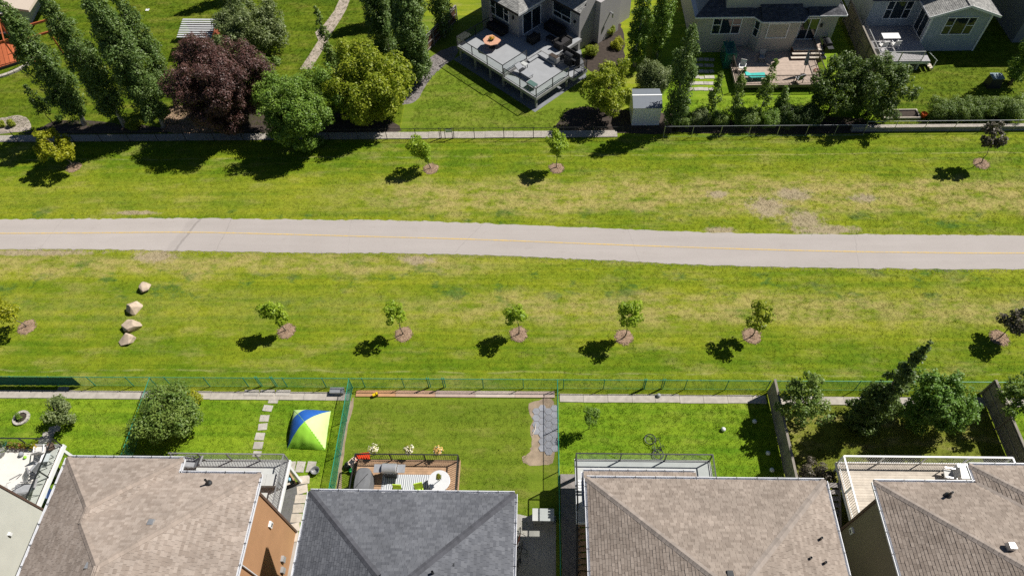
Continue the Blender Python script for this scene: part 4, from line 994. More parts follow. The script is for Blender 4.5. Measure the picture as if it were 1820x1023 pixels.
def mulch(label, px, py, r=.78):
    p = at(px, py); m = MB(); n = 26
    ring0 = [(math.cos(6.283 * k / n) * r * random.uniform(.78, 1.12), math.sin(6.283 * k / n) * r * random.uniform(.86, 1.08)) for k in range(n)]
    m.v += [(x, y, .004) for x, y in ring0] + [(x * .8, y * .8, .05) for x, y in ring0] + [(0, 0, .07)]
    for k in range(n):
        j = (k + 1) % n; m.f += [(k, j, n + j, n + k), (n + k, n + j, 2 * n)]
    for k in range(420):
        a = random.random() * 6.283; q = r * 1.06 * math.sqrt(random.random()) * random.uniform(.8, 1.12); s = random.uniform(.03, .085)
        m.box((q * math.cos(a), q * math.sin(a), .02 + .06 * max(0, 1 - q / r) + random.uniform(0, .02)), (s, s * .35, .012), random.random() * 3.14, random.uniform(-.5, .5), random.uniform(-.4, .4))
    o = m.build('mulch_bed', m_mulch, None, (p.x, p.y, 0)); o['label'] = label; o['category'] = 'mulch'; o['kind'] = 'stuff'
G1 = 'young trees planted along the park strip'
# young park trees: trunk foot, then middle of the crown
for bx, by, cx, cy, w, lf, lab, wh in [
        (131, 297, 96, 258, 62, 'yellow', 'young yellow green tree below the poplar shadows', 'poplar shadows'),
        (766, 300, 746, 266, 44, 'young', 'slim young tree in front of the black fence gate', 'black fence gate'),
        (989, 299, 990, 255, 40, 'young', 'slender upright young tree below the grey deck yard', 'grey deck yard'),
        (1744, 291, 1768, 242, 42, 'plum', 'leaning dark leaved young tree below the clipped hedge', 'clipped hedge'),
        (48, 581, 6, 549, 54, 'yellow', 'young tree cut off at the photo edge beside the boulders', 'photo edge'),
        (509, 588, 485, 556, 48, 'young', 'young tree on the lawn right of the four boulders', 'boulders'),
        (717, 594, 702, 558, 42, 'young', 'thin pale young tree above the three flower pot deck', 'flower pot deck'),
        (922, 594, 917, 558, 42, 'young', 'round headed young tree above the hexagon paver patch', 'hexagon patch'),
        (1109, 599, 1119, 561, 50, 'young', 'young tree with a ragged side branch above the bicycle lawn', 'bicycle lawn'),
        (1336, 597, 1353, 560, 50, 'bright', 'bright green young tree above the weathered plank fence', 'plank fence'),
        (1776, 600, 1806, 572, 52, 'plum', 'dark leaved young tree leaning out of the photo edge', 'dark leaved one')]:
    mulch('round bark mulch bed of the young tree near the ' + wh, bx, by, .62)
    zc = zfit(bx, by, cx, cy); Wm = metres(w, cx, cy) / 2
    tree('young_tree', lab, bx, by, 0, w, 'open', lf, .17, 480, max(.2, (zc - Wm * 1.15) / (zc + Wm * 1.2)), m_bark, .035, G1, H=zc + Wm * 1.2, center=(cx, cy, zc), nc=random.randint(17, 27))

# poplars, top left
G2 = 'tall columnar poplars of the upper gardens'
for bx, by, H, w, lab in [(150, 222, 12.2, 86, 'leftmost tall poplar beside the red pergola'), (222, 224, 12.8, 82, 'tall poplar second from the pergola'),
                          (292, 226, 13.2, 100, 'broad tall poplar rising from the bark bed by the purple tree'), (314, 188, 12.6, 64, 'tall poplar behind the bark bed next to the small shed')]:
    tree('poplar_tree', lab, bx, by, 0, w, 'column', 'poplar', .155, 240, .12, m_barkpale, .17, G2, H=H)
for bx, by, H, w, lab in [(690, 108, 10, 78, 'poplar standing behind the yellow green maple'), (745, 146, 10.8, 92, 'poplar beside the brown fence and gravel bed'), (718, 70, 9.8, 76, 'poplar in the rear of the cluster left of the brown fence'),
                          (790, 66, 9, 64, 'poplar closest to the brown fence behind the deck'), (704, 30, 9.0, 60, 'rearmost poplar of the cluster near the garden path top'), (746, 24, 9.0, 60, 'rearmost poplar of the cluster above the brown fence')]:
    tree('poplar_tree', lab, bx, by, 0, w, 'column', 'poplar', .155, 240, .07, m_barkpale, .13, G2, H=H)
for bx, by, H, w, lab in [(424, 40, 8.0, 60, 'dark columnar tree behind the spreading grey green tree'), (432, -6, 8.5, 60, 'columnar tree at the upper photo edge beyond the small shed')]:
    tree('poplar_tree', lab, bx, by, 0, w, 'column', 'poplar', .155, 240, .06, m_barkpale, .13, G2, H=H)
tree('sapling', 'thin shaded sapling beside the leftmost poplar', 97, 222, 150, 34, 'column', 'dark', .15, 200, .3, m_barkdark, .04)
tree('purple_leaf_tree', 'large purple leaved tree in front of the small shed', 0, 0, 0, 148, 'round', 'purple', .135, 330, .14, m_barkdark, .16, H=7.9, center=(388, 158, 4.0))
tree('round_tree', 'dense light green round tree between purple tree and maple', 0, 0, 0, 138, 'round', 'mid', .16, 300, .12, m_bark, .14, H=5.9, center=(532, 198, 3.1))
tree('maple_tree', 'yellow green maple by the black chain link fence', 0, 0, 0, 142, 'round', 'bright', .20, 250, .1, m_bark, .15, H=6.5, center=(655, 152, 3.4))
tree('slim_aspen', 'slim aspen beside the curving garden path', 603, 158, 6, 36, 'column', 'aspen', .17, 240, .1, m_barkpale, .07)
tree('apple_tree', 'spreading grey green tree right of the small shed', 0, 0, 0, 116, 'round', 'grey', .17, 240, .15, m_bark, .13, H=5.0, center=(448, 48, 2.9))
tree('leafy_tree', 'mid green tree tucked behind the purple leaved tree', 0, 0, 0, 88, 'round', 'aspen', .17, 240, .1, m_bark, .11, H=4.8, center=(446, 128, 2.7))
tree('ornamental_tree', 'yellow green tree left of the white shed', 0, 0, 0, 94, 'round', 'bright', .17, 230, .16, m_bark, .11, H=5.0, center=(1083, 160, 2.7))
shrub('grey green bush behind the white shed', 1158, 164, 62, 3.0, 'grey', .12)
for bx, by, H, w, lab in [(1128, 118, 9.0, 58, 'column of poplar left of the pair behind the white shed'), (1166, 104, 9.4, 60, 'column of poplar right of the pair behind the white shed'), (1196, 222, 9.8, 72, 'tall dark poplar between white shed and aspen row')]:
    tree('poplar_tree', lab, bx, by, 0, w, 'column', 'poplar' if by > 200 else 'mid', .15, 250, .06, m_barkpale, .12, G2, H=H)
G3 = 'row of slim aspens in front of the brown railed deck'
for i, (bx, by, ty, w, lab) in enumerate([(1262, 206, 124, 34, 'first slim aspen beside the tall dark poplar'), (1298, 210, 120, 36, 'slim aspen in front of the left deck corner'), (1346, 212, 100, 38, 'tallest slim aspen in front of the turquoise lounger'),
                                     (1380, 206, 154, 28, 'shortest slim aspen of the row before the deck'), (1446, 200, 122, 42, 'slim aspen beside the big double crowned trees')]):
    tree('aspen_tree', lab, bx, by, ty, w, 'column', 'aspen', .15, 260, .06, m_barkpale, .045, G3)
G4 = 'low bushes along the fence below the aspens'
for px, py, w, H, lf, lab in [(1212, 222, 36, 1.4, 'aspen', 'low bush at the foot of the tall dark poplar'), (1240, 220, 40, 1.5, 'grey', 'pale bush under the first slim aspen'), (1275, 222, 38, 1.3, 'aspen', 'bush between the first and second slim aspens'),
                              (1320, 222, 50, 1.6, 'aspen', 'broad bush left of the tallest slim aspen'), (1362, 224, 42, 1.6, 'mid', 'bush right of the tallest slim aspen'), (1400, 222, 50, 1.9, 'dark', 'dark bush beside the shortest slim aspen'), (1432, 220, 48, 1.9, 'dark', 'dark bush at the end of the aspen row')]:
    shrub(lab, px, py, w, H, lf, .09, group=G4)
tree('crab_apple_tree', 'left one of the two big dark crowned trees below the blue house', 0, 0, 0, 94, 'round', 'dark', .16, 260, .12, m_barkdark, .12, H=5.2, center=(1492, 152, 2.8))
tree('crab_apple_tree', 'right one of the two big dark crowned trees below the blue house', 0, 0, 0, 108, 'round', 'dark', .16, 260, .12, m_barkdark, .12, H=5.2, center=(1562, 156, 2.8))
p0 = at(1655, 218); p1 = at(1765, 214)
hd = thing('hedge', 'clipped green hedge above the retaining wall', 'hedge', ((p0.x + p1.x) / 2, p0.y + .75, 0)); L = (p1.x - p0.x)
C = np.stack([rng.uniform(-L / 2, L / 2, 190), rng.uniform(-.85, .75, 190), rng.uniform(.2, 1.45, 190)], 1)
Pn, Nn, Sn = leaves_from_clumps(C, np.full(190, .34), 1700, .085); k = Pn[:, 2] > .02; link('foliage', leaf_mesh(Pn[k], Nn[k], Sn[k]), LM['aspen'], hd)
sm = MB()
for i in range(12): sm.tube([(-L / 2 + L * (i + .5) / 12, 0, -.05), (-L / 2 + L * (i + .5) / 12, 0, .9)], .02, 5)
sm.build('stem', m_barkdark, hd)
shrub('feathery bush at the end of the clipped hedge', 1784, 208, 52, 1.9, 'aspen', .09)
tree('tall_tree', 'tall green tree cut off at the upper photo edge corner', 1793, 150, 0, 60, 'column', 'mid', .18, 230, .06, m_bark, .12, H=8.0)
# lower yards
tree('garden_tree', 'small grey green tree on the lawn beside the ring planter', 0, 0, 0, 60, 'round', 'grey', .13, 320, .15, m_bark, .06, H=2.55, center=(107, 734, 1.35))
tree('garden_tree', 'bushy green tree overhanging the short side fence', 0, 0, 0, 122, 'round', 'aspen', .14, 300, .1, m_bark, .09, H=3.5, center=(300, 732, 1.8))
shrub('yellow green bush beside the bushy tree by the stepping stones', 344, 716, 40, 1.1, 'yellow', .09)
tree('sapling', 'tiny sapling on the lawn near the hexagon paver patch', 1047, 762, 725, 32, 'open', 'mid', .09, 300, .2, m_bark, .02)
tree('garden_tree', 'light green tree leaning over the weathered plank fence', 0, 0, 0, 88, 'round', 'aspen', .17, 250, 0.08, m_bark, .08, H=4.4, center=(1426, 715, 2.1))
tree('aspen_tree', 'tall pointed aspen in the shaded corner yard', 1528, 752, 0, 92, 'cone', 'dark', .15, 300, .03, m_bark, .12, H=9.8)
tree('round_tree', 'dense dark green round tree beside the tall pointed aspen', 0, 0, 0, 108, 'round', 'darkmid', .15, 300, 0.05, m_bark, .11, H=4.6, center=(1666, 716, 2.4), nc=70)
tree('garden_tree', 'light green tree beyond the tall plank fence at the photo edge', 0, 0, 0, 76, 'round', 'aspen', .16, 250, .12, m_bark, .07, H=4.2, center=(1806, 712, 2.2))
for cx, cy, w, lab in ((1447, 834, 48, 'dark reddish bush left of the two beside the white deck'), (1474, 853, 44, 'dark reddish bush closest to the white deck rail')):
    tree('shrub', lab, 0, 0, 0, w, 'round', 'plum', .12, 300, .1, m_barkdark, .04, cat='shrub', H=2.7, center=(cx, cy, 1.7), nc=30)
# small plants
G5 = 'small plants in the pale gravel bed'
for px, py, w, H, lf, lab in [(6, 224, 14, .6, 'bright', 'tiny plant at the photo edge in the pale gravel bed'), (24, 224, 14, .7, 'bright', 'second tiny plant in the pale gravel bed'), (108, 216, 14, .7, 'mid', 'tiny plant between sapling and leftmost poplar'), (238, 226, 34, .6, 'bright', 'yellow green ground plant between the poplar trunks')]:
    shrub(lab, px, py, w, H, lf, .08, group=G5, name='garden_plant')
G6 = 'leafy plants beside the grey house'
for px, py, w, H, lf, lab in [(1052, 98, 26, .9, 'bright', 'spiky plant by the deck stair of the grey house'), (1083, 62, 22, 1.0, 'bright', 'leafy plant against the lit grey wall'), (1096, 84, 26, .8, 'yellow', 'flowering plant in the bed right of the grey house')]:
    shrub(lab, px, py, w, H, lf, .09, group=G6, name='garden_plant')

# ------------------------------------------------------------------ beds, paths and paving
def blob(pts, z, m, name, rag=.12, sub=5):
    P_ = [tuple(at(x, y))[:2] for x, y in pts]; S_ = spline(P_ + [P_[0]], sub)[:-1]
    return sheet(name, [(x + random.gauss(0, rag), y + random.gauss(0, rag)) for x, y in S_], z, m)
def pebbles(poly_px, n, m, s0, s1, name):
    """loose stones lying on a bed"""
    P_ = [at(x, y) for x, y in poly_px]; x0, x1 = min(p.x for p in P_), max(p.x for p in P_); y0, y1 = min(p.y for p in P_), max(p.y for p in P_); mb = MB(); k = 0; tries = 0
    while k < n and tries < n * 12:
        tries += 1; x, y = random.uniform(x0, x1), random.uniform(y0, y1); inside = False; j = len(P_) - 1
        for i in range(len(P_)):
            if (P_[i].y > y) != (P_[j].y > y) and x < (P_[j].x - P_[i].x) * (y - P_[i].y) / (P_[j].y - P_[i].y) + P_[i].x: inside = not inside
            j = i
        if not inside: continue
        s = random.uniform(s0, s1); mb.box((x, y, .01 + s * .2), (s, s * random.uniform(.6, 1), s * .5), random.random() * 3, random.uniform(-.4, .4), random.uniform(-.4, .4)); k += 1
    mb.build(name, m, kind='stuff')
bed1 = [(716, 186), (722, 166), (748, 124), (768, 100), (808, 82), (812, 98), (790, 116), (766, 140), (738, 180)]
blob(bed1, .011, m_gravel, 'gravel_bed', .05); pebbles(bed1, 900, m_gravel, .03, .09, 'loose_gravel')
bed2 = [(-10, 214), (30, 205), (52, 214), (50, 232), (-10, 236)]
blob(bed2, .011, m_gravel_pale, 'gravel_bed', .05); pebbles(bed2, 400, m_gravel_pale, .04, .1, 'loose_gravel')
bed3 = [(286, 232), (296, 196), (330, 190), (372, 205), (380, 238), (330, 238)]
blob(bed3, .012, m_mulch, 'bark_bed', .06); pebbles(bed3, 900, m_mulch, .04, .12, 'loose_bark')
m_soil = mat('dark_garden_soil', (.055, .042, .034), .95, .3, 4, 40, .7)
blob([(60, 232), (110, 214), (200, 218), (280, 226), (284, 236), (60, 238)], .010, m_soil, 'garden_bed', .06)
blob([(985, 232), (1000, 205), (1035, 190), (1130, 200), (1200, 205), (1200, 236), (1090, 236)], .010, m_soil, 'garden_bed', .08)
blob([(330, 236), (360, 190), (470, 190), (600, 200), (690, 215), (700, 236), (500, 236)], .009, m_soil, 'garden_bed', .1)
blob([(1195, 236), (1200, 208), (1300, 214), (1400, 214), (1460, 206), (1545, 214), (1545, 237)], .010, m_soil, 'garden_bed', .1)
blob([(1034, 112), (1056, 70), (1095, 40), (1108, 60), (1108, 110), (1060, 130)], .010, m_soil, 'garden_bed', .08)
gp = [(533, 124), (553, 122), (566, 96), (580, 72), (602, 44), (616, 22), (626, -4), (606, -4), (596, 18), (580, 40), (556, 60), (560, 86), (546, 104)]
sheet('garden_path', [tuple(at(x, y))[:2] for x, y in [(533, 123), (553, 123), (572, 92), (588, 62), (606, 34), (616, 16), (624, -6), (606, -6), (594, 20), (576, 44), (560, 58), (566, 72), (556, 88)]], .014, mat('path_sandstone', (.40, .335, .28), .9, .16, 1.2, 60, .3))
m_patio = mat('patio_concrete', (.36, .345, .32), .9, .14, 1.5, 80, .3)
wk = [(914, 912), (926, 914), (938, 917), (948, 914), (988, 916), (988, 1060), (905, 1060)]
sheet('side_walk', [tuple(at(x, y))[:2] for x, y in wk], .016, m_patio)
sheet('side_walk', [tuple(at(x, y))[:2] for x, y in [(498, 960), (530, 940), (540, 1040), (490, 1060)]], .014, m_patio)
blob([(941, 716), (984, 712), (986, 812), (966, 826), (936, 824), (930, 812), (943, 802), (945, 770)], .011, m_dirt, 'bare_soil', .06)
blob([(622, 712), (630, 712), (612, 790), (606, 870), (598, 870), (606, 790)], .011, m_dirt, 'bare_soil', .04)
# hexagonal pavers
hx = thing('paver_patch', 'blue grey hexagonal pavers set in bare soil by the fence', 'paving', tuple(at(964, 760)))
hexm = MB().prism([(math.cos(R(60 * k)) * .245, math.sin(R(60 * k)) * .245) for k in range(6)], 0, .05).mesh('paver'); hexm.materials.append(m_bluepaver)
for i in range(-2, 3):
    for j in range(-5, 5):
        x, y = i * .385, j * .445 + (i % 2) * .2225
        px_, py_ = proj(tuple(hx.location + Vector((x, y, 0))))
        if not (943 < px_ < 988 and 721 < py_ < 804): continue
        if px_ < 955 and py_ > 775: continue
        o = link('paver', hexm, None, hx, (x, y, random.uniform(-.02, 0)), random.gauss(0, .02))
# stepping stones
sp_ = thing('stepping_stones', 'line of pale stepping stones across the lawn beside the tent', 'paving', tuple(at(470, 750)))
for px, py, w, h in [(486, 711, .62, .42), (476, 725, .6, .42), (470, 743, .58, .45), (467, 758, .56, .45), (462, 775, .58, .48), (459, 791, .58, .48), (457, 806, .5, .35)]:
    piece('stone', m_paver, sp_, at(px, py, .02) - sp_.location, (w, h, .05), random.gauss(0, .1))
s2_ = thing('patio_slabs', 'three square concrete slabs on the grass below the tent', 'paving', tuple(at(535, 829)))
for px in (517, 534, 553): piece('slab', m_paver, s2_, at(px, 829, .02) - s2_.location, (.52, .68, .05), random.gauss(0, .03))
s3_ = thing('patio_slabs', 'long pale concrete slabs at the gate above the stepping stones', 'paving', tuple(at(477, 697)))
for px in (447, 475, 503): piece('slab', m_paver, s3_, at(px, 697.5, .06) - s3_.location, (.93, .4, .06), random.gauss(0, .02))
s4_ = thing('patio_slabs', 'pale flagstones leading past the small tree to the white deck', 'paving', tuple(at(85, 775)))
for px, py in ((112, 692), (97, 762), (86, 772), (80, 781)): piece('stone', m_paver, s4_, at(px, py, .04) - s4_.location, (.7, .42, .06), random.gauss(.2, .15))
s5_ = thing('patio_stones', 'grid of pale stones set in grass beside the brown railed deck', 'paving', tuple(at(1245, 130)))
for i in range(5):
    for j in range(6):
        p = at(1228 + i * 9.2, 106 + j * 10.5, .02) - s5_.location; piece('stone', m_paver, s5_, p + Vector((random.gauss(0, .03), random.gauss(0, .03), 0)), (.42, .42, .05), random.gauss(0, .12))
s6_ = thing('stone_steps', 'pale path stones between dark deck and plank walk of the terracotta house', 'paving', tuple(at(545, 870)))
for k in range(7): piece('stone', m_woodpale, s6_, at(541 - k * 3.6, 852 + k * 17, .03) - s6_.location, (.62, .5, .06), random.gauss(.1, .1))
# coloured boards laid along the fence
pb = thing('plank_border', 'row of five faded orange to pink boards laid along the fence', 'boards', tuple(at(810, 700)))
for k, c in enumerate([(.46, .255, .135), (.44, .28, .19), (.42, .32, .275), (.48, .40, .345), (.42, .33, .285)]):
    x0, x1 = at(633 + k * 70.6, 700).x, at(633 + (k + 1) * 70.6, 700).x
    piece('board', mat('board_%d' % k, c, .85, .12, 2, 50, .2), pb, ((x0 + x1) / 2 - pb.location.x, at(810, 700.3).y - pb.location.y, .05), (x1 - x0 - .015, .44, .05 + k * .002), random.gauss(0, .003))

# ------------------------------------------------------------------ boulders
import bmesh
m_rock = mat('sandstone_rock', (.47, .375, .285), .9, .28, 2.5, 30, .7)
def boulder(label, px, py, w, d, h, seed, rz):
    r = np.random.default_rng(seed); pts = unitv(r.normal(size=(20, 3))) * np.array([w / 2, d / 2, h * .62]) * r.uniform(.88, 1.14, (20, 1)) * 1.2
    bm = bmesh.new(); [bm.verts.new(p) for p in pts]; res = bmesh.ops.convex_hull(bm, input=bm.verts)
    bmesh.ops.bevel(bm, geom=list(bm.edges), offset=.022, segments=1, affect='EDGES', profile=.5)
    me = bpy.data.meshes.new('boulder'); bm.to_mesh(me); bm.free(); p = at(px, py)
    o = link('boulder', me, m_rock, None, (p.x, p.y, h * .28), rz); tag(o, label, 'boulder', 'boulders in a row on the lawn')
boulder('topmost narrow boulder of the four in the row', 259, 512, .68, .85, .55, 3, .4)
boulder('second boulder from the path with a dark shaded flank', 243, 549, 1.12, .85, .75, 5, .5)
boulder('largest pale boulder third from the path', 236, 581, 1.15, .95, .6, 8, -.2)
boulder('lowest boulder of the row closest to the green fence', 227, 605, .95, .75, .55, 12, .2)

# ------------------------------------------------------------------ pop up tent
tc = at(552, 765); m_lime = mat('tent_lime', (.30, .62, .05), .6, .05, 3, 30); m_limep = mat('tent_pale_lime', (.56, .76, .30), .6, .05, 3, 30); m_tblue = mat('tent_blue', (.02, .11, .42), .6, .08, 3, 30)
tent = thing('pop_up_tent', 'lime green and blue pop up play tent on the lawn', 'tent', (tc.x, tc.y, 0))
cA, cB, cC, cD = [at(x, y) - tc for x, y in ((511, 796), (578, 800), (588, 730), (522, 728))]
NT_ = 24; parts = {}
def tz(s, t_): return 1.15 * (max(0, math.sin(math.pi * s)) * max(0, math.sin(math.pi * t_))) ** .45
def tp(i, j):
    s, t_ = i / NT_, j / NT_
    p = cA * (1 - s) * (1 - t_) + cB * s * (1 - t_) + cC * s * t_ + cD * (1 - s) * t_
    z = tz(s, t_) if 0 < i < NT_ and 0 < j < NT_ else 0.02 + .06 * (math.sin(math.pi * s) + math.sin(math.pi * t_)) * .3
    c = (cA + cB + cC + cD) / 4; pinch = .1 * min(1, z)
    p = p.lerp(c, pinch); w_ = .012 * math.sin(i * .8 + j * .35) * math.sin(j * .6 - i * .25); return (p.x + w_, p.y - w_, z + w_ * (1 if z > .1 else 0))
for i in range(NT_):
    for j in range(NT_):
        for tri, off in (([(i, j), (i + 1, j), (i + 1, j + 1)], -.5), ([(i, j), (i + 1, j + 1), (i, j + 1)], .5)):
            k = j - i + off
            if 0 < k < 14: key = 'blue'
            elif k > 0: key = 'side'
            else: key = 'front' if i + j < NT_ else 'right'
            parts.setdefault(key, MB()).add([tp(*q) for q in tri], [(0, 1, 2)])
for mb in parts.values():
    idx, nv, nf = {}, [], []
    for f in mb.f:
        q = []
        for i in f:
            k = tuple(round(c, 5) for c in mb.v[i])
            if k not in idx: idx[k] = len(nv); nv.append(mb.v[i])
            q.append(idx[k])
        nf.append(tuple(q))
    mb.v, mb.f = nv, nf
for key, mm in (('blue', m_tblue), ('side', m_limep), ('front', m_lime), ('right', m_limep)): parts[key].build('panel', mm, tent, smooth=True)  # paler lime of the right panel paints its sunlit look into the colour
for arc in ([(k, k) for k in range(NT_ + 1)], [(k, NT_ - k) for k in range(NT_ + 1)]):
    MB().tube([Vector(tp(*q)) + Vector((0, 0, .008)) for q in arc], .009, 5).build('pole', m_tblue if arc[0] == (0, 0) else m_lime, tent)

# ------------------------------------------------------------------ furniture builders
m_sling = mat('sling_fabric_pale', (.60, .59, .57), .8, .06); m_cush = mat('cushion_grey', (.30, .31, .33), .85, .08); m_teal = mat('glazed_teal', (.02, .17, .20), .3, .12); m_terra = mat('terracotta', (.42, .13, .07), .8, .12)
m_wicker = mat('dark_wicker', (.02, .019, .02), .7, .25, 30, 80, .6); m_lilac = mat('patio_table_white', (.60, .61, .62), .35, .04)
def armchair(label, p, rz, mf, ms, group=None, name='patio_chair'):
    t = thing(name, label, 'chair', p, rz, group)
    piece('seat', ms, t, (0, 0, .42), (.52, .52, .06)); piece('backrest', ms, t, (0, -.26, .72), (.5, .05, .55), rx=.25)
    for x in (-.27, .27):
        for y in (-.24, .24): piece('leg', mf, t, (x, y, .21), (.035, .035, .42))
        piece('armrest', mf, t, (x, 0, .64), (.05, .54, .03)); piece('arm_post', mf, t, (x, .24, .53), (.03, .03, .22))
    return t
def recliner(label, p, rz, mf, ms, group=None):
    t = thing('reclining_chair', label, 'chair', p, rz, group)
    piece('seat', ms, t, (0, .15, .38), (.58, .75, .04), rx=.08); piece('backrest', ms, t, (0, -.55, .62), (.58, .8, .04), rx=-.75); piece('footrest', ms, t, (0, .75, .36), (.56, .5, .04), rx=-.25); piece('headrest', mf, t, (0, -.8, .92), (.5, .14, .09), rx=-.75)
    for x in (-.32, .32):
        bar('leg', mf, t, (x, -.6, .02), (x, .55, .42), .03, .03); bar('leg', mf, t, (x, .75, .02), (x, -.35, .55), .03, .03); piece('armrest', mf, t, (x, 0, .6), (.05, .6, .03))
    return t
def round_table(label, p, r, h, mt, mf, name='round_table'):
    t = thing(name, label, 'table', p)
    MB().lathe([(r * .97, h - .035), (r, h - .02), (r, h), (r * .97, h + .008)], 40).build('table_top', mt, t)
    MB().lathe([(.26, 0), (.24, .03), (.05, .08), (.04, h - .04), (.12, h - .036)], 16).build('pedestal', mf, t); return t
def box_table(label, p, w, d, h, rz, mt, mf, cat='table', name='patio_table'):
    t = thing(name, label, cat, p, rz); piece('table_top', mt, t, (0, 0, h - .02), (w, d, .04))
    for x in (-1, 1):
        for y in (-1, 1): piece('leg', mf, t, (x * (w / 2 - .06), y * (d / 2 - .06), (h - .04) / 2), (.05, .05, h - .04))
    return t
def pot(label, p, r, h, m, leaf=None, lh=.35, flowers=None, group=None, name='plant_pot'):
    t = thing(name, label, 'pot', p, 0, group); MB().lathe([(r * .65, 0), (r * .95, h * .9), (r * 1.05, h * .92), (r * 1.05, h), (r * .9, h), (r * .88, h * .85)], 16).build('pot', m, t)
    if leaf:
        n = 14; C = np.stack([rng.normal(0, r * .55, n), rng.normal(0, r * .55, n), h + rng.uniform(0, lh, n)], 1)
        Pn, Nn, Sn = leaves_from_clumps(C, np.full(n, r * .55), 1400, .07); link('foliage', leaf_mesh(Pn, Nn, Sn), LM[leaf], t)
    if flowers:
        n = 46; d = unitv(rng.normal(size=(n, 3))); d[:, 2] = abs(d[:, 2]); Pn = d * r * rng.uniform(.7, 1.5, (n, 1)) + np.array([0, 0, h + lh * .25]); link('flowers', leaf_mesh(Pn, unitv(d + np.array([0, 0, .5])), np.full(n, .11), .9), flowers, t)
    return t
def closed_parasol(label, p, H, m, mp, lean=0.0, name='parasol'):
    t = thing(name, label, 'umbrella', p)
    MB().lathe([(.24, 0), (.24, .05), (.06, .08), (.022, .1), (.022, H)], 12).build('pole', mp, t)
    o = MB(); n = 16; prof = [(.17, H * .42), (.16, H * .6), (.1, H * .85), (.035, H * 1.02), (.01, H * 1.04)]
    for r, z in prof:
        for k in range(n): a = 6.283 * k / n; rr = r * (1 if k % 2 else .62); o.v.append((rr * math.cos(a), rr * math.sin(a), z))
    for i in range(len(prof) - 1):
        for k in range(n): o.f.append((i * n + k, i * n + (k + 1) % n, (i + 1) * n + (k + 1) % n, (i + 1) * n + k))
    o.build('canopy', m, t); piece('tie', mp, t, (0, 0, H * .55), (.3, .3, .03)); t.rotation_euler = (lean, lean * .6, 0); return t
def grill(label, p, rz, mb_, ml, cover=False):
    t = thing('barbecue', label, 'barbecue', p, rz)
    piece('cabinet', m_dark, t, (0, 0, .42), (.7, .52, .7)); piece('firebox', mb_, t, (0, 0, .84), (.82, .56, .16))
    l = MB(); n = 10; W = .41
    for x in (-W, W):
        for k in range(n + 1): a = math.pi * k / n; l.v.append((x, -.29 * math.cos(a), .92 + .26 * math.sin(a)))
    for k in range(n): l.f.append((k, k + 1, n + 2 + k, n + 1 + k))
    l.f += [tuple(range(n, -1, -1)), tuple(range(n + 1, 2 * n + 2))]
    lid = l.build('lid', ml, t); MB().tube([(-.3, -.34, 1.0), (.3, -.34, 1.0)], .018, 8).build('handle', m_black, lid)
    for x in (-.68, .68): piece('side_shelf', ml, t, (x, 0, .9), (.46, .5, .035))
    for x in (-.3, .3):
        for y in (-.2, .2): MB().tube([(x - .02, y, .06), (x + .02, y, .06)], .06, 12).build('wheel', m_black, t)
    for k in range(4): MB().tube([(-.27 + .18 * k, -.285, .84), (-.27 + .18 * k, -.32, .84)], .025, 8).build('knob', m_galv, t)
    return t
def bicycle(label, M_, mf, group=None):
    t = thing('bicycle', label, 'bicycle', (0, 0, 0)); t.matrix_world = M_; t.rotation_mode = 'XYZ'
    if group: t['group'] = group
    for x in (-.52, .52):
        w = MB().ring((x, 0, .34), .32, .024, 28, 6, 'y').build('wheel', m_black, t); s = MB(); s.ring((x, 0, .34), .295, .01, 24, 4, 'y')
        for k in range(12): a = 6.283 * k / 12; s.tube([(x, 0, .34), (x + .3 * math.cos(a), 0, .34 + .3 * math.sin(a))], .003, 3)
        s.build('spokes', m_galv, w)
    f = MB()
    for p, q in (((-.52, 0, .34), (-.08, 0, .3)), ((-.08, 0, .3), (-.2, 0, .82)), ((-.52, 0, .34), (-.18, 0, .72)), ((-.18, 0, .74), (.34, 0, .8)), ((-.08, 0, .3), (.36, 0, .7)), ((.34, 0, .88), (.52, 0, .34))): f.tube([p, q], .018, 6)
    f.build('frame', mf, t)
    MB().tube([(.3, -.28, .92), (.34, -.1, .96), (.36, 0, .93), (.34, .1, .96), (.3, .28, .92)], .014, 6).build('handlebar', m_black, t)
    sd2 = MB().add([(-.34, -.07, .84), (-.34, .07, .84), (-.08, .02, .86), (-.08, -.02, .86), (-.34, -.07, .88), (-.34, .07, .88), (-.08, .02, .89), (-.08, -.02, .89)], [(0, 1, 2, 3), (7, 6, 5, 4), (0, 4, 5, 1), (1, 5, 6, 2), (2, 6, 7, 3), (3, 7, 4, 0)]); sd2.build('saddle', m_black, t)
    MB().tube([(-.08, -.12, .3), (-.08, .12, .3)], .012, 6).build('crank', m_galv, t); MB().ring((-.08, .05, .3), .09, .008, 16, 4, 'y').build('chainring', m_galv, t)
    for s in (-1, 1): piece('pedal', m_black, t, (-.08 + .15 * s, .13 * s, .3), (.09, .07, .02))
    return t
def ball(label, px, py, r, m, group=None, c=None):
    p = c or at(px, py); o = MB().lathe([(.0001, -r)] + [(r * math.cos(R(a)), r * math.sin(R(a))) for a in range(-75, 90, 15)] + [(.0001, r)], 16).build('ball', m, None, (p[0], p[1], (p[2] if c else 0) + r), smooth=True)
    tag(o, label, 'ball', group)

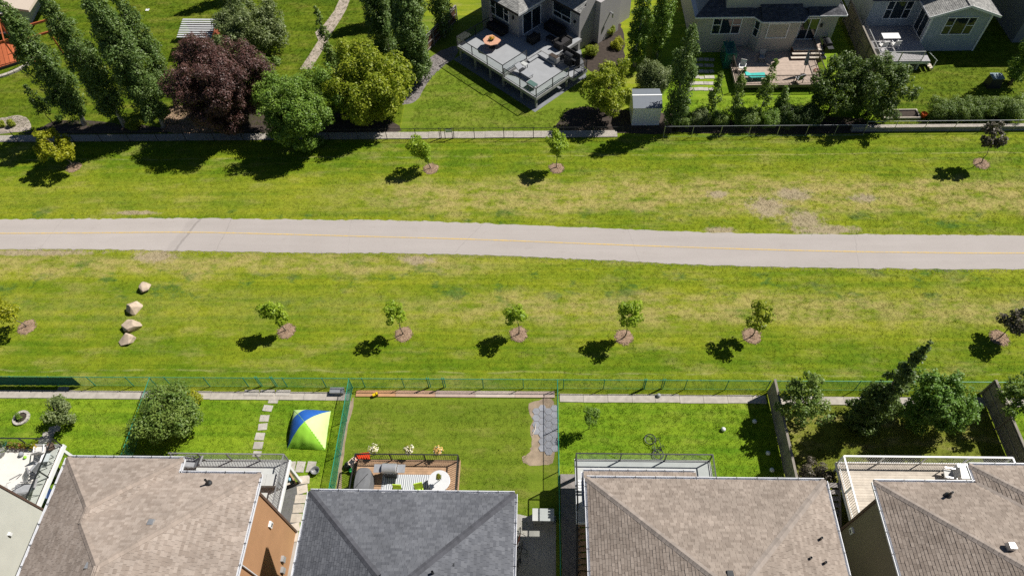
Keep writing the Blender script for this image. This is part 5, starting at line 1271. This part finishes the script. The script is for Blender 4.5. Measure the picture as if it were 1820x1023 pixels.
# white floored deck, far left
zA = 2.702
GA = 'chairs on the white floored deck'
def A(px, py): p = at(px, py, zA); return (p.x, p.y, zA)
armchair('white framed armchair with pale seat by the pots on the white deck', A(80, 806), .3, m_white, m_sling, GA)
armchair('grey cushioned chair in the middle of the white deck', A(72, 836), 1.2, m_railgrey, m_cush, GA)
recliner('pale reclining chair nearest the sage wall on the white deck', A(40, 862), 2.2, m_railgrey, m_sling, GA)
recliner('reclining chair turned to the rail on the white deck', A(54, 872), 1.7, m_railgrey, m_cush, GA)
box_table('small white side table between the deck chairs', A(88, 818), .5, .5, .45, .1, m_white, m_galv)
GP = 'flower pots along the white deck rail'
for i, (px, py, mm, lf, lab) in enumerate([(4, 790, m_teal, 'bright', 'teal pot at the photo edge by the deck rail'), (12, 791, m_teal, 'mid', 'second teal pot from the photo edge'), (20, 792, m_terra, 'mid', 'red pot next to the teal pots'), (28, 793, m_terra, 'bright', 'red pot in the middle of the rail row'),
                                     (36, 794, m_terra, 'mid', 'last red pot of the rail row'), (46, 794, m_terra, 'yellow', 'pot with yellow green foliage on the deck rail'), (54, 795, m_dark, 'bright', 'dark pot with leafy plant by the deck rail'), (62, 795, mat('yellow_tub', (.6, .38, .03), .5, .1), 'bright', 'yellow tub at the end of the pot row')]):
    pot(lab, A(px, py), .15, .24, mm, lf, .18, group=GP)
pot('large round grey planter at the photo edge on the white deck', A(2, 806), .36, .4, m_conc_grey, 'grey', .2)
pot('brown woven basket in the outer corner of the white deck', A(93, 796), .24, .3, mat('basket_weave', (.20, .13, .10), .85, .25, 30, 60, .5))
ball('small dark ball on the white deck floor', 0, 0, .14, m_cush, c=A(40, 808)); ball('small lime ball on the white deck floor', 0, 0, .09, m_lime, c=A(46, 813))
def wheelie_bin(label, px, py, mb_, ml, rz=0.0):
    p = at(px, py); t = thing('wheelie_bin', label, 'bin', p, rz)
    MB().add([(-.24, -.26, .06), (.24, -.26, .06), (.24, .26, .06), (-.24, .26, .06), (-.3, -.34, 1.0), (.3, -.34, 1.0), (.3, .34, 1.0), (-.3, .34, 1.0)], BOXF).build('body', mb_, t)
    MB().add([(-.32, -.38, 1.0), (.32, -.38, 1.0), (.32, .36, 1.0), (-.32, .36, 1.0), (-.29, -.33, 1.08), (.29, -.33, 1.08), (.29, .33, 1.1), (-.29, .33, 1.1)], BOXF).build('lid', ml, t)
    for x in (-.25, .25): MB().tube([(x - .03, .28, .1), (x + .03, .28, .1)], .1, 12).build('wheel', m_black, t)
    MB().tube([(-.26, .42, 1.02), (.26, .42, 1.02)], .018, 6).build('handle', m_black, t)
wheelie_bin('black bin with grey lid between white deck and taupe roof', 104, 846, m_dark, m_cush, .2)
wheelie_bin('blue recycling bin beside the sage wall', 92, 886, mat('bin_blue', (.03, .06, .20), .5, .1), mat('bin_lid_blue', (.20, .26, .42), .5, .1), .2)
# ring planter
rp = at(39, 743); rt = thing('ring_planter', 'round brick ring planter with a small plant on the lawn', 'planter', rp)
for k in range(14): a = 6.283 * k / 14; piece('brick', m_paver, rt, (.43 * math.cos(a), .43 * math.sin(a), .07), (.2, .16, .14), a + math.pi / 2)
MB().lathe([(.36, 0), (.36, .06), (.0001, .08)], 20).build('soil', m_soil, rt)
C = np.stack([rng.normal(0, .1, 12), rng.normal(0, .1, 12), .12 + rng.uniform(0, .35, 12)], 1); Pn, Nn, Sn = leaves_from_clumps(C, np.full(12, .12), 1600, .08); link('foliage', leaf_mesh(Pn, Nn, Sn), LM['mid'], rt)

# terracotta house: deck things
def B(px, py, z=2.902): p = at(px, py, z); return (p.x, p.y, z)
db = thing('deck_box', 'grey two lidded storage box on the lattice railed deck', 'chest', B(478, 858), 0)
piece('body', m_cush, db, (0, 0, .24), (1.25, .6, .48))
for x in (-.315, .315): piece('lid', m_vinylgrey, db, (x, 0, .51), (.62, .66, .06))
recliner('grey lounge chair on the lattice railed deck behind the roof edge', B(344, 826), 1.5, m_railgrey, m_cush)
mt_ = at(516, 902); tag(piece('rubber_mat', mat('rubber_mat', (.13, .13, .13), .9, .15), None, (mt_.x + .05, mt_.y, .03), (1.05, 2.9, .02)), 'dark grey mat on the ground right of the lattice railed deck', 'mat')
wb = at(523, 852); wt = thing('sand_box', 'angled wooden box frame beside the lattice railed deck', 'sandbox', wb)
bar('side_board', m_woodtan, wt, (-.28, .35, .2), (.22, -.3, .2), .07, .36); bar('side_board', m_fasc, wt, (.22, -.34, .2), (-.45, -.6, .2), .07, .36); piece('sand', m_woodpale, wt, (-.25, -.15, .05), (.5, .5, .06))  # second board, in dark colour, stands in for the tan board's cast shadow
ball('light blue ball in the wooden box frame', 0, 0, .12, mat('ball_blue', (.25, .5, .65), .4, .05), c=(wb.x - .2, wb.y - .05, .08))
bk_ = at(562, 838); bu = thing('bucket', 'galvanised round bucket on the grass by the three slabs', 'bucket', bk_)
MB().lathe([(.17, 0), (.25, .3), (.26, .31), (.24, .31), (.16, .04)], 20).build('body', m_galv, bu); MB().ring((0, 0, .3), .25, .012, 20, 5, 'z').build('rim', m_galv, bu); MB().ring((0, 0, .31), .25, .007, 14, 4, 'y', math.pi).build('handle', m_dark, bu)
eb = at(601, 696); ub = thing('utility_box', 'grey metal box on the ground at the green fence corner', 'box', (eb.x, eb.y - .05, 0))
piece('body', m_conc_grey, ub, (0, 0, .16), (.85, .35, .32)); piece('lid', m_galv, ub, (0, 0, .34), (.9, .4, .05))

# charcoal house: deck things
zC = .622
def Cp(px, py): p = at(px, py, zC); return (p.x, p.y, zC)
rc = Cp(728, 862)
def zebra():
    t = NT('patterned_rug'); w = t.n('ShaderNodeTexWave'); w.bands_direction = 'X'; t.L(t.pos, w.inputs['Vector']); w.inputs['Scale'].default_value = 2.6; w.inputs['Distortion'].default_value = 4.5; w.inputs['Detail'].default_value = 1.5; w.inputs['Detail Scale'].default_value = .6
    return t.fin(t.mix(t.rng(w.outputs[0], .4, .6), (.26, .28, .31), (.62, .64, .66)), .9, .1)
tag(piece('rug', zebra(), None, (rc[0], rc[1] - .45, zC + .008), (3.3, 2.2, .012)), 'grey and white striped rug on the tan plank deck', 'rug')
grill('grey barbecue with side shelves on the tan plank deck', Cp(697, 842), 0, m_railgrey, mat('grill_lid', (.42, .43, .45), .35, .08, metal=.4))
cv = thing('covered_furniture', 'dark grey fabric cover over stacked patio furniture', 'cover', Cp(650, 866))
o = MB(); prof = [(.0, .02, 1.0), (.3, 1, 1.0), (.95, 1.0, .97), (1.12, .8, .82), (1.16, .3, .4)]
n = 24
for s, z, k_ in [(1.0, 0, 0), (1.02, .5, 0), (.98, 1.0, 0), (.85, 1.13, 0), (.4, 1.18, 0)]:
    for k in range(n):
        a = 6.283 * k / n; cx = abs(math.cos(a)) ** .6 * math.copysign(1, math.cos(a)); sy = abs(math.sin(a)) ** .6 * math.copysign(1, math.sin(a)); f = 1 + .03 * math.sin(5 * a) * (1 if z < .6 else 0)
        o.v.append((cx * .48 * s * f, sy * .85 * s * f, z))
for i in range(4):
    for k in range(n): o.f.append((i * n + k, i * n + (k + 1) % n, (i + 1) * n + (k + 1) % n, (i + 1) * n + k))
o.f.append(tuple(4 * n + k for k in range(n))); o.build('cover', mat('cover_fabric', (.15, .155, .165), .85, .12, 3, 60, .3), cv); MB().beam((-.3, -.4, 1.18), (.3, .4, 1.18), .03, .012).build('strap', m_black, cv)
tb = Cp(783, 862); round_table('white round patio table under the folded lime parasol', tb, .64, .74, m_lilac, m_galv)
closed_parasol('folded lime green parasol standing at the white round table', (tb[0], tb[1] + .05, zC + .6), 1.9, mat('parasol_lime', (.36, .40, .04), .7, .12, 10, 40), m_galv, .15)
GC = 'lime patio chairs at the charcoal eave'
armchair('lime chair beside the white round table', Cp(748, 878), 3.4, m_dark, mat('chair_lime', (.48, .68, .06), .6, .05), GC); armchair('lime chair half hidden by the charcoal eave left of the rug centre', Cp(708, 881), 3.1, m_dark, mat('chair_lime', (0, 0, 0)), GC)
m_petalw = mat('petals_cream', (.72, .66, .50), .7, .15, island=.15); GF = 'hanging flower baskets on the outside of the deck rail'
fr_ = at(664, 812, .62)
for px, lab, lf in ((664, 'cream flower basket at the left end of the deck rail', 'yellow'), (727, 'cream flower basket in the middle of the deck rail', 'yellow'), (778, 'cream and orange flower basket at the right end of the deck rail', 'bright')):
    p = at(px, 809, 1.1); pot(lab, (p.x, DC.location.y + yC + .3, 1.05), .24, .24, m_petalw, lf, .16, m_petalw if px != 778 else mat('petals_orange', (.62, .36, .12), .7, .2, island=.2), GF, 'flower_basket')
for px in (664, 727, 778):
    p = at(px, 809, 1.1); bar('basket_bracket', m_black, DC, (p.x - DC.location.x, yC - .05, 1.35), (p.x - DC.location.x, yC + .3, 1.32), .02, .02); piece('basket_hanger', m_black, DC, (p.x - DC.location.x, yC + .3, 1.32), (.3, .012, .012))
tw = at(646, 818); wg = thing('toy_wagon', 'red toy wagon on the grass outside the deck rail', 'wagon', (tw.x, tw.y + .1, 0), .1); m_tred = mat('toy_red', (.60, .05, .015), .4, .06)
piece('tray', m_tred, wg, (0, 0, .24), (.85, .45, .06))
for y in (-.22, .22): piece('tray_side', m_tred, wg, (0, y, .33), (.85, .03, .16))
for x in (-.28, .28):
    for y in (-.25, .25): MB().tube([(x, y - .02, .11), (x, y + .02, .11)], .11, 14).build('wheel', m_black, wg)
bar('handle', m_black, wg, (.42, 0, .25), (.85, 0, .55), .03, .03)
tr = at(630, 822); ride = thing('ride_on_toy', 'cream ride on toy car beside the deck corner', 'toy', (tr.x, tr.y, 0), .9); m_cream = mat('toy_cream', (.66, .52, .42), .5, .05)
MB().add([(-.36, -.2, .12), (.36, -.2, .12), (.36, .2, .12), (-.36, .2, .12), (-.34, -.18, .4), (.15, -.18, .36), (.15, .18, .36), (-.34, .18, .4)], BOXF).build('body', m_cream, ride); piece('seat', m_dark, ride, (-.12, 0, .4), (.25, .24, .04)); MB().ring((.1, 0, .5), .1, .015, 14, 5, 'x').build('steering_wheel', m_dark, ride)
for x in (-.25, .25):
    for y in (-.2, .2): MB().tube([(x, y - .03, .11), (x, y + .03, .11)], .11, 14).build('wheel', m_black, ride)
gc = at(626, 838); wc = thing('watering_can', 'green plastic watering can beside the deck corner', 'watering can', (gc.x, gc.y, 0)); m_tg = mat('plastic_green', (.03, .36, .09), .4, .06)
MB().lathe([(.13, 0), (.15, .02), (.14, .26), (.1, .3)], 16).build('body', m_tg, wc); MB().tube([(.1, 0, .08), (.3, 0, .3)], [.03, .02], 8).build('spout', m_tg, wc); MB().ring((-.1, 0, .22), .1, .014, 14, 5, 'y').build('handle', m_tg, wc)
sk = thing('garden_sack', 'black sack on the grass left of the deck corner', 'sack', at(620, 828)); MB().lathe([(.14, 0), (.24, .06), (.25, .2), (.17, .34), (.06, .4), (.08, .46)], 12).build('bag', m_dark, sk, smooth=True); piece('tie', m_galv, sk, (0, 0, .4), (.13, .13, .02))
ty = at(668, 702, .08); toy = thing('toy_truck', 'small yellow toy truck on the orange fence board', 'toy', (ty.x, ty.y, .078), .4); m_ty = mat('toy_yellow', (.65, .45, .01), .4, .05)
piece('bed', m_ty, toy, (-.08, 0, .14), (.22, .18, .09)); piece('cab', m_ty, toy, (.1, 0, .17), (.12, .17, .16)); piece('windscreen', m_dark, toy, (.163, 0, .2), (.01, .13, .07))
for x in (-.1, .1):
    for y in (-.09, .09): MB().tube([(x, y - .015, .05), (x, y + .015, .05)], .05, 10).build('wheel', m_black, toy)
stk = at(948, 762); so = MB().tube([(0, 0, .05), (.15, .35, .07), (.2, .75, .06)], [.025, .03, .018], 6).build('stick', m_woodpale, None, (stk.x - .05, stk.y - .4, 0)); tag(so, 'pale bent stick lying on the soil by the hexagon pavers', 'stick')
ch = at(967, 925); cs = thing('storage_chest', 'grey lidded storage chest beside the green side fence', 'chest', (ch.x - .05, ch.y + .1, 0)); piece('body', m_conc_grey, cs, (0, 0, .38), (1.15, .62, .74)); piece('lid', m_vinylgrey, cs, (0, .0, .79), (1.22, .7, .07)); piece('latch', m_dark, cs, (0, -.36, .7), (.1, .02, .1))
GB = 'bicycles parked beside the charcoal house'
for px, py, lab, mf in ((922, 966, 'upright bicycle by the charcoal eave with tan wheel', m_terra), (925, 992, 'second bicycle parked further along the charcoal wall', m_dark)):
    p = at(px, py); bicycle(lab, Matrix.Translation((p.x - .15, p.y, 0)) @ Matrix.Rotation(R(80), 4, 'Z') @ Matrix.Rotation(R(14), 4, 'X'), mf, GB)
def gate(label, x0, x1, y, m):
    t = thing('wooden_gate', label, 'gate', ((x0 + x1) / 2, y, 0)); n = int((x1 - x0) / .15)
    for k in range(n): piece('plank', m, t, (x0 - t.location.x + (k + .5) * (x1 - x0) / n, 0, .9), ((x1 - x0) / n - .008, .02, 1.72))
    for z in (.4, 1.4): piece('rail', m, t, (0, .03, z), (x1 - x0, .04, .1))
    piece('latch', m_black, t, (.3, -.03, 1.1), (.12, .03, .05))
m_tealw = mat('wood_dark_teal', (.045, .075, .085), .8, .15, 3, 40, .2, obj=.1)
gate('dark gate between the charcoal house and the green side fence', -1.55, 1.05, 7.15, m_tealw); gate('dark gate at the foot of the plank walkway', 1.2, 2.65, 7.1, m_tealw)

# third house yard
lb = at(1152, 790); bicycle('bicycle lying on the grass behind the black railed terrace', Matrix.Translation((lb.x, lb.y - .3, .1)) @ Matrix.Rotation(R(112), 4, 'Z') @ Matrix.Rotation(R(82), 4, 'X'), m_dark)
GBall = 'balls on the lawn beside the plank fence'; m_bw = mat('ball_white', (.70, .72, .72), .5, .08)
for px, py, lab, m in ((1285, 764, 'white ball in the middle of the lawn left of the plank fence', m_bw), (1340, 750, 'white ball in the shade of the plank fence top end', m_bw), (1364, 806, 'pale ball in the shade halfway down the plank fence', m_bw), (1371, 836, 'pale ball in the shade closest to the taupe eave', m_bw), (1170, 704, 'grey ball on the concrete edging by the gate', m_cush)):
    ball(lab, px, py, .14, m, GBall)
mtb = at(1035, 866, 2.602); ch_ = thing('slatted_bench', 'pale slatted bench at the stair head of the black railed terrace', 'bench', (mtb.x, mtb.y, 2.602))
for k in range(4): piece('slat', m_white, ch_, (0, -.24 + .16 * k, .4), (.5, .11, .03))
for x in (-.22, .22): piece('leg', m_white, ch_, (x, -.2, .2), (.04, .04, .38)); piece('leg', m_white, ch_, (x, .2, .2), (.04, .04, .38))

# white deck things
ep = at(1705, 852, 2.602); ct = thing('white_cooler', 'white box on the white railed deck by the roof step', 'cooler', (ep.x + .1, ep.y + .2, 2.602)); piece('body', m_white, ct, (0, 0, .35), (.75, .8, .7)); piece('lid', m_lilac, ct, (0, 0, .73), (.8, .85, .07)); piece('handle', m_galv, ct, (-.41, 0, .55), (.03, .3, .04))
fp = at(1682, 852, 2.602); armchair('folded grey metal chair next to the white box on the white deck', (fp.x, fp.y + .15, 2.602), 1.4, m_galv, m_sling)

# ------------------------------------------------------------------ upper gardens
def metal_shed():
    a, c = at(1122, 223), at(1171, 223); t = thing('garden_shed', 'white metal garden shed with a grey ridged roof', 'shed', ((a.x + c.x) / 2, a.y + 1.15, 0)); w = (c.x - a.x) / 2
    H = 1.9; d = 1.15; n = 10
    for s in (-1, 1):
        for k in range(n): piece('wall_panel', m_white, t, (-w + (k + .5) * 2 * w / n, s * d, H / 2), (2 * w / n - .008, .03, H))
        MB().add([(s * w, -d + .016, 0), (s * w, d - .016, 0), (s * w, d - .016, H), (s * w, 0, H + .3), (s * w, -d + .016, H)], [(0, 1, 2, 3, 4)] if s > 0 else [(4, 3, 2, 1, 0)]).build('gable_wall', m_white, t)
    for s in (-1, 1): MB().add([(-w - .05, s * (d + .1), H - .03), (w + .05, s * (d + .1), H - .03), (w + .05, 0, H + .31), (-w - .05, 0, H + .31), (-w - .05, s * (d + .1), H + .0), (w + .05, s * (d + .1), H + .0), (w + .05, 0, H + .34), (-w - .05, 0, H + .34)], BOXF).build('roof_panel', mat('shed_roof_grey', (.17, .19, .22), .5, .06), t)
    piece('ridge_cap', m_white, t, (0, 0, H + .345), (2 * w + .14, .14, .03))
metal_shed()
def play_shed():
    a = at(366, 90); t = thing('play_house', 'small red sided playhouse with a corrugated pale roof', 'shed', (a.x, a.y + .2, 0), R(-2)); W_, D_ = 1.5, 1.0
    m_rw = mat('play_red', (.34, .10, .055), .8, .12, 4, 40, .2, obj=.1)
    for k in range(10): piece('wall_board', m_rw, t, (W_ - .05, -D_ + .1 + .2 * k, 1.0), (.03, .19, 2.0)); piece('wall_board', m_rw, t, (-W_ + .15 + .3 * k, -D_ + .0, .9), (.29, .03, 1.8))
    piece('back_wall', m_rw, t, (0, D_, 1.1), (2 * W_ - .1, .03, 2.2))
    m_cor = mat('corrugated_roof', (.50, .51, .52), .5, .06, obj=.05); n = 9
    for k in range(n):
        y = -D_ - .2 + (2 * D_ + .4) * (k + .5) / n; piece('roof_strip', m_cor, t, (0, y, 2.05 + .16 * (k + .5) / n * 3 - .0), (2 * W_ + .35, .2, .05), rx=-.12)
    for x in (W_ - .1, -W_ + .1): piece('corner_post', m_woodtan, t, (x, -D_ + .02, 1.0), (.09, .09, 2.0))
play_shed()
# grey deck furniture
def GD(px, py, z): p = at(px, py, z); return (p.x, p.y, z)
ot = GD(875, 84, 1.502); tt = thing('octagonal_table', 'salmon octagonal table with an orange flower bowl on the grey deck', 'table', ot, .3)
m_sal = mat('table_salmon', (.55, .30, .20), .6, .1, 3, 40); MB().prism([(.82 * math.cos(R(45 * k + 22)), .82 * math.sin(R(45 * k + 22))) for k in range(8)], .7, .76).build('table_top', m_sal, tt); MB().lathe([(.3, 0), (.28, .04), (.07, .1), (.07, .69)], 12).build('pedestal', m_dark, tt)
pot('orange flower bowl on the salmon octagonal table', (ot[0], ot[1], 1.502 + .765), .2, .14, m_dark, 'bright', .1, mat('petals_amber', (.60, .28, .03), .7, .2, island=.2), name='flower_bowl')
def sofa(label, u, v, z, rz, w=1.5, d=.85, h=.75):
    p = gl(u, v, z); t = thing('wicker_sofa', label, 'sofa', p, GR + rz, 'black wicker seats on the grey deck'); piece('base', m_wicker, t, (0, 0, .2), (w, d, .4)); piece('backrest', m_wicker, t, (0, d / 2 - .08, .58), (w, .16, .36))
    for s in (-1, 1): piece('armrest', m_wicker, t, (s * (w / 2 - .08), -.08, .5), (.16, d - .18, .2))
    n = max(1, round(w / .75))
    for k in range(n): piece('cushion', m_fasc, t, (-w / 2 + .17 + (w - .34) * (k + .5) / n, -.08, .46), ((w - .36) / n, d - .22, .12))
sofa('black wicker sofa under the grey wall window', -9.2, 4.15, 1.51, 0, 2.0); sofa('black wicker armchair nearest the sliding door', -5.6, 5.3, 1.51, -1.57, 1.0); sofa('black wicker sofa in the shaded deck corner', -5.2, 7.7, 1.51, 0, 2.0); sofa('black wicker seat beside the deck screen', -3.2, 6.7, 1.51, 1.57, 1.6)
wt_ = gl(-4.4, 6.4, 1.51); box_table('low dark table between the wicker seats', wt_, .9, .6, .4, GR, m_wicker, m_wicker, name='coffee_table')
lg = GD(932, 134, 1.252); l_ = thing('chaise_lounge', 'dark grey folding lounger on the lower grey deck', 'lounger', lg, GR)
piece('seat', m_cush, l_, (.25, 0, .36), (1.15, .62, .08)); piece('backrest', m_cush, l_, (-.62, 0, .56), (.75, .62, .08), ry=.55); piece('pillow', m_dark, l_, (-.3, 0, .45), (.3, .5, .1))
for x in (-.3, .7):
    for y in (-.28, .28): piece('leg', m_dark, l_, (x, y, .16), (.04, .04, .32))
box_table('small pale side table behind the folding lounger', gl(-3.75, 2.3, 1.252), .6, .4, .4, GR, m_vinylgrey, m_dark, name='side_table')
box_table('glass topped low table beside the folding lounger', gl(-1.3, .8, 1.252), .9, .55, .4, GR, mat('glass_top_green', (.10, .17, .15), .1, .1, spec=.7), m_dark, name='side_table')
closed_parasol('folded grey parasol in the far corner of the grey deck', gl(-10.6, 4.5, 1.51) + Vector((.2, -1.0, 0)), 2.3, mat('parasol_grey', (.24, .23, .24), .8, .08), m_dark)
grill('covered dark barbecue by the deck steps of the grey house', gl(-1.4, 5.6, .97), GR, m_dark, m_dark)
cb = gl(-2.3, 4.6, 1.5); rock = thing('deck_planter', 'pale stone planter on the lower grey deck', 'planter', cb, GR); piece('box', m_conc_grey, rock, (0, 0, .22), (1.0, .4, .44)); piece('soil', m_soil, rock, (0, 0, .44), (.9, .4, .03))
# beige deck furniture
zB = .622
def Bp(px, py, z=zB): p = at(px, py, z); return (p.x, p.y, z)
m_turq = mat('turquoise_fabric', (.05, .42, .38), .7, .1)
lz = Bp(1342, 140); l2 = thing('chaise_lounge', 'turquoise lounger behind the brown deck rail', 'lounger', lz, .05); piece('seat', m_turq, l2, (.15, 0, .34), (1.3, .65, .09)); piece('backrest', m_turq, l2, (-.75, 0, .5), (.7, .65, .08), ry=.5)
for x in (-.35, .7):
    for y in (-.28, .28): piece('leg', m_white, l2, (x, y, .15), (.04, .04, .3))
gt = Bp(1291, 112, .0); g2 = thing('glass_cabinet', 'teal glass sided greenhouse box at the deck corner', 'greenhouse', (gt[0], gt[1], 0)); m_tg2 = mat('glass_teal', (.03, .12, .11), .15, .1, spec=.6)
for x, y in ((-.45, -.9), (.45, -.9), (-.45, .9), (.45, .9)): piece('frame_post', m_green, g2, (x, y, .8), (.05, .05, 1.6))
for y in (-.9, .9): piece('frame_bar', m_green, g2, (0, y, 1.6), (.95, .05, .05))
for x in (-.45, .45): piece('frame_bar', m_green, g2, (x, 0, 1.6), (.05, 1.85, .05)); piece('pane', m_tg2, g2, (x, 0, .8), (.015, 1.74, 1.5))
for y in (-.45, .45): piece('roof_pane', m_tg2, g2, (0, y, 1.61), (.84, .85, .02))
for y in (-.9, .9): piece('pane', m_tg2, g2, (0, y, .8), (.84, .015, 1.5))
armchair('white patio chair beside the teal glass box', Bp(1317, 126), 2.8, m_white, m_sling); 
closed_parasol('folded grey parasol by the wide deck steps', Bp(1428, 134), 2.4, mat('parasol_blue_grey', (.30, .32, .36), .8, .08), m_dark, -.12)
armchair('dark chair by the brown rail under the folded parasol', Bp(1418, 146), .4, m_dark, m_cush, 'dark chairs on the brown railed deck'); armchair('dark chair under the bay window shade', Bp(1352, 108), 3.0, m_dark, m_cush, 'dark chairs on the brown railed deck')
grill('black barbecue beside the sliding door of the beige house', Bp(1466, 92), -1.5, m_dark, m_dark)
hs = Bp(1452, 126); hr_ = MB()
for k in range(3): hr_.ring((0, 0, .04 + .03 * k), .28 - .03 * k, .018, 20, 5)
o = hr_.build('garden_hose', m_terra, None, hs); tag(o, 'coiled tan garden hose at the deck end', 'hose')
# blue deck and yard things
def Lp(px, py): p = at(px, py, 1.002); return (p.x, p.y, 1.002)
bt = Lp(1578, 76); box_table('white folding table on the grey deck of the blue house', bt, 1.5, .8, .72, 0, m_white, m_galv)
armchair('white folding chair below the white table on the blue house deck', Lp(1566, 88), .2, m_white, m_sling, 'white chairs on the blue house deck'); armchair('white folding chair right of the white table on the blue house deck', Lp(1588, 86), .1, m_white, m_sling, 'white chairs on the blue house deck')
ob = at(1642, 208); pot('bright orange pot at the end of the clipped hedge', (ob.x - .1, ob.y, 0), .26, .4, mat('orange_glaze', (.75, .13, .01), .4, .05))
sx_ = at(1600, 208); sb = thing('raised_bed', 'low pale timber frame bed in front of the retaining wall', 'planter', (sx_.x, sx_.y + .2, 0))
for y in (-.5, .5): piece('side_board', m_woodpale, sb, (0, y, .12), (3.0, .08, .22))
for x in (-1.46, 1.46): piece('end_board', m_woodpale, sb, (x, 0, .12), (.08, .92, .22))
piece('soil', m_soil, sb, (0, 0, .06), (2.86, .92, .1))
cb2 = at(1762, 152); comp = thing('compost_bin', 'blue grey compost bin behind the clipped hedge', 'bin', cb2); MB().add([(-.55, -.45, 0), (.55, -.45, 0), (.55, .45, 0), (-.55, .45, 0), (-.45, -.36, .95), (.45, -.36, .95), (.45, .36, .95), (-.45, .36, .95)], BOXF).build('body', m_dark, comp); piece('lid', mat('bin_lid_slate', (.20, .27, .31), .5, .06), comp, (0, 0, .98), (1.0, .8, .07))
wd = at(262, 18); o = piece('paper_plate', m_white, None, (wd.x, wd.y, .02), (.35, .35, .02)); tag(o, 'small white disc on the lawn beyond the tall poplars', 'disc')

# ------------------------------------------------------------------ standing grass: blades grown over every lawn
def grass_nodes(name, density, seed, hs, m):
    ng = bpy.data.node_groups.new(name, 'GeometryNodeTree')
    ng.interface.new_socket('Geometry', in_out='INPUT', socket_type='NodeSocketGeometry'); ng.interface.new_socket('Geometry', in_out='OUTPUT', socket_type='NodeSocketGeometry')
    N = ng.nodes.new; L = ng.links.new; gi = N('NodeGroupInput'); go = N('NodeGroupOutput')
    d = N('GeometryNodeDistributePointsOnFaces'); d.inputs['Density'].default_value = density; d.inputs['Seed'].default_value = seed; L(gi.outputs[0], d.inputs['Mesh'])
    jn = N('GeometryNodeJoinGeometry'); rr = random.Random(5)
    for k in range(9):
        c = N('GeometryNodeMeshCone'); c.inputs['Vertices'].default_value = 3; c.inputs['Radius Top'].default_value = .0008; c.inputs['Radius Bottom'].default_value = rr.uniform(.006, .012); c.inputs['Depth'].default_value = hs * rr.uniform(.7, 1.35)
        t = N('GeometryNodeTransform'); L(c.outputs['Mesh'], t.inputs['Geometry']); a = rr.uniform(0, 6.28); q = rr.uniform(.01, .1)
        t.inputs['Translation'].default_value = (q * math.cos(a), q * math.sin(a), -.004); t.inputs['Rotation'].default_value = (rr.uniform(-.75, .75), rr.uniform(-.75, .75), a)
        L(t.outputs[0], jn.inputs[0])
    sm = N('GeometryNodeSetMaterial'); sm.inputs['Material'].default_value = m; L(jn.outputs[0], sm.inputs[0])
    i = N('GeometryNodeInstanceOnPoints'); L(d.outputs['Points'], i.inputs['Points']); L(sm.outputs[0], i.inputs['Instance'])
    rv = N('FunctionNodeRandomValue'); rv.data_type = 'FLOAT_VECTOR'; rv.inputs[0].default_value = (0, 0, 0); rv.inputs[1].default_value = (.15, .15, 6.28); L(rv.outputs[0], i.inputs['Rotation'])
    rs = N('FunctionNodeRandomValue'); rs.data_type = 'FLOAT'; rs.inputs[2].default_value = .6; rs.inputs[3].default_value = 1.5; L(rs.outputs[1], i.inputs['Scale'])
    L(i.outputs[0], go.inputs[0]); return ng
def grow(label, polys, density, hs, m, seed):
    mb = MB()
    for poly in polys: mb.face([(x, y, .004) for x, y in poly])
    o = mb.build('grass', m); o['kind'] = 'stuff'; o['label'] = label; o['category'] = 'grass'
    md = o.modifiers.new('blades', 'NODES'); md.node_group = grass_nodes('grass_' + str(seed), density, seed, hs, m); return o
def between(A, B, x0, x1, y_in, y_out):
    pts = [p for p in spline(A, 10) if x0 <= p[0] <= x1]; return [(x, y + y_in) for x, y in pts], (x0, x1, y_out)
tp_ = [(x, y + .01) for x, y in spline(top, 10) if -52 <= x <= 48]; bt_ = [(x, y - .02) for x, y in spline(bot, 10) if -48 <= x <= 44]
up_poly = [tp_[k:k + 2] for k in range(len(tp_) - 1)]
grow('mown park grass above the pathway', [[a, b_, (b_[0], UY + .02), (a[0], UY + .02)] for a, b_ in up_poly], 75, .027, m_park, 1)
grow('mown park grass below the pathway', [[(a[0], FY - .36), (b_[0], FY - .36), b_, a] for a, b_ in zip(bt_[:-1], bt_[1:])], 75, .027, m_park, 2)
def rect(x0, x1, y0, y1): return [(x0, y0), (x1, y0), (x1, y1), (x0, y1)]
yb = FY - .98
grow('lush lawn grass of the yards with tent and ring planter', [rect(-37, SX[2] - .05, 12.6, yb)], 75, .05, m_lush, 3)
grow('short even lawn grass of the charcoal house yard', [rect(SX[2] + .35, at(940, 760).x, 9.4, yb)], 65, .038, m_even, 4)
grow('lush lawn grass of the bicycle yard', [rect(SX[3] + .05, SX[4] - .05, 13.0, yb)], 75, .05, m_lush, 5)
grow('dry lawn grass of the shaded corner yard', [rect(SX[4] + .05, SX[5] - .05, 11.5, yb - .05)], 55, .055, m_dry, 6)
grow('lawn grass beyond the tall plank fence', [rect(SX[5] + .05, 36, 11.5, yb - .05)], 55, .055, m_lush, 7)
grow('deep green lawn grass of the upper left gardens', [rect(-58, -12.1, UY + 2.0, 66)], 34, .06, m_deepgreen, 8)
grow('lawn grass of the blue house yard', [rect(29.2, 50, UY + 1.1, 60)], 34, .06, m_deepgreen, 9)
grow('lawn grass of the grey house yard', [[(-11.4, UY + .95), (2.6, UY + .95), (1.8, 48.2), (-.2, 47.4), (-8.2, 54.8), (-10.6, 50.5)]], 40, .055, m_even, 10)
grow('lawn grass below the brown railed deck', [rect(12.5, 27.5, UY + 1.6, 49.0)], 40, .06, m_lush, 11)
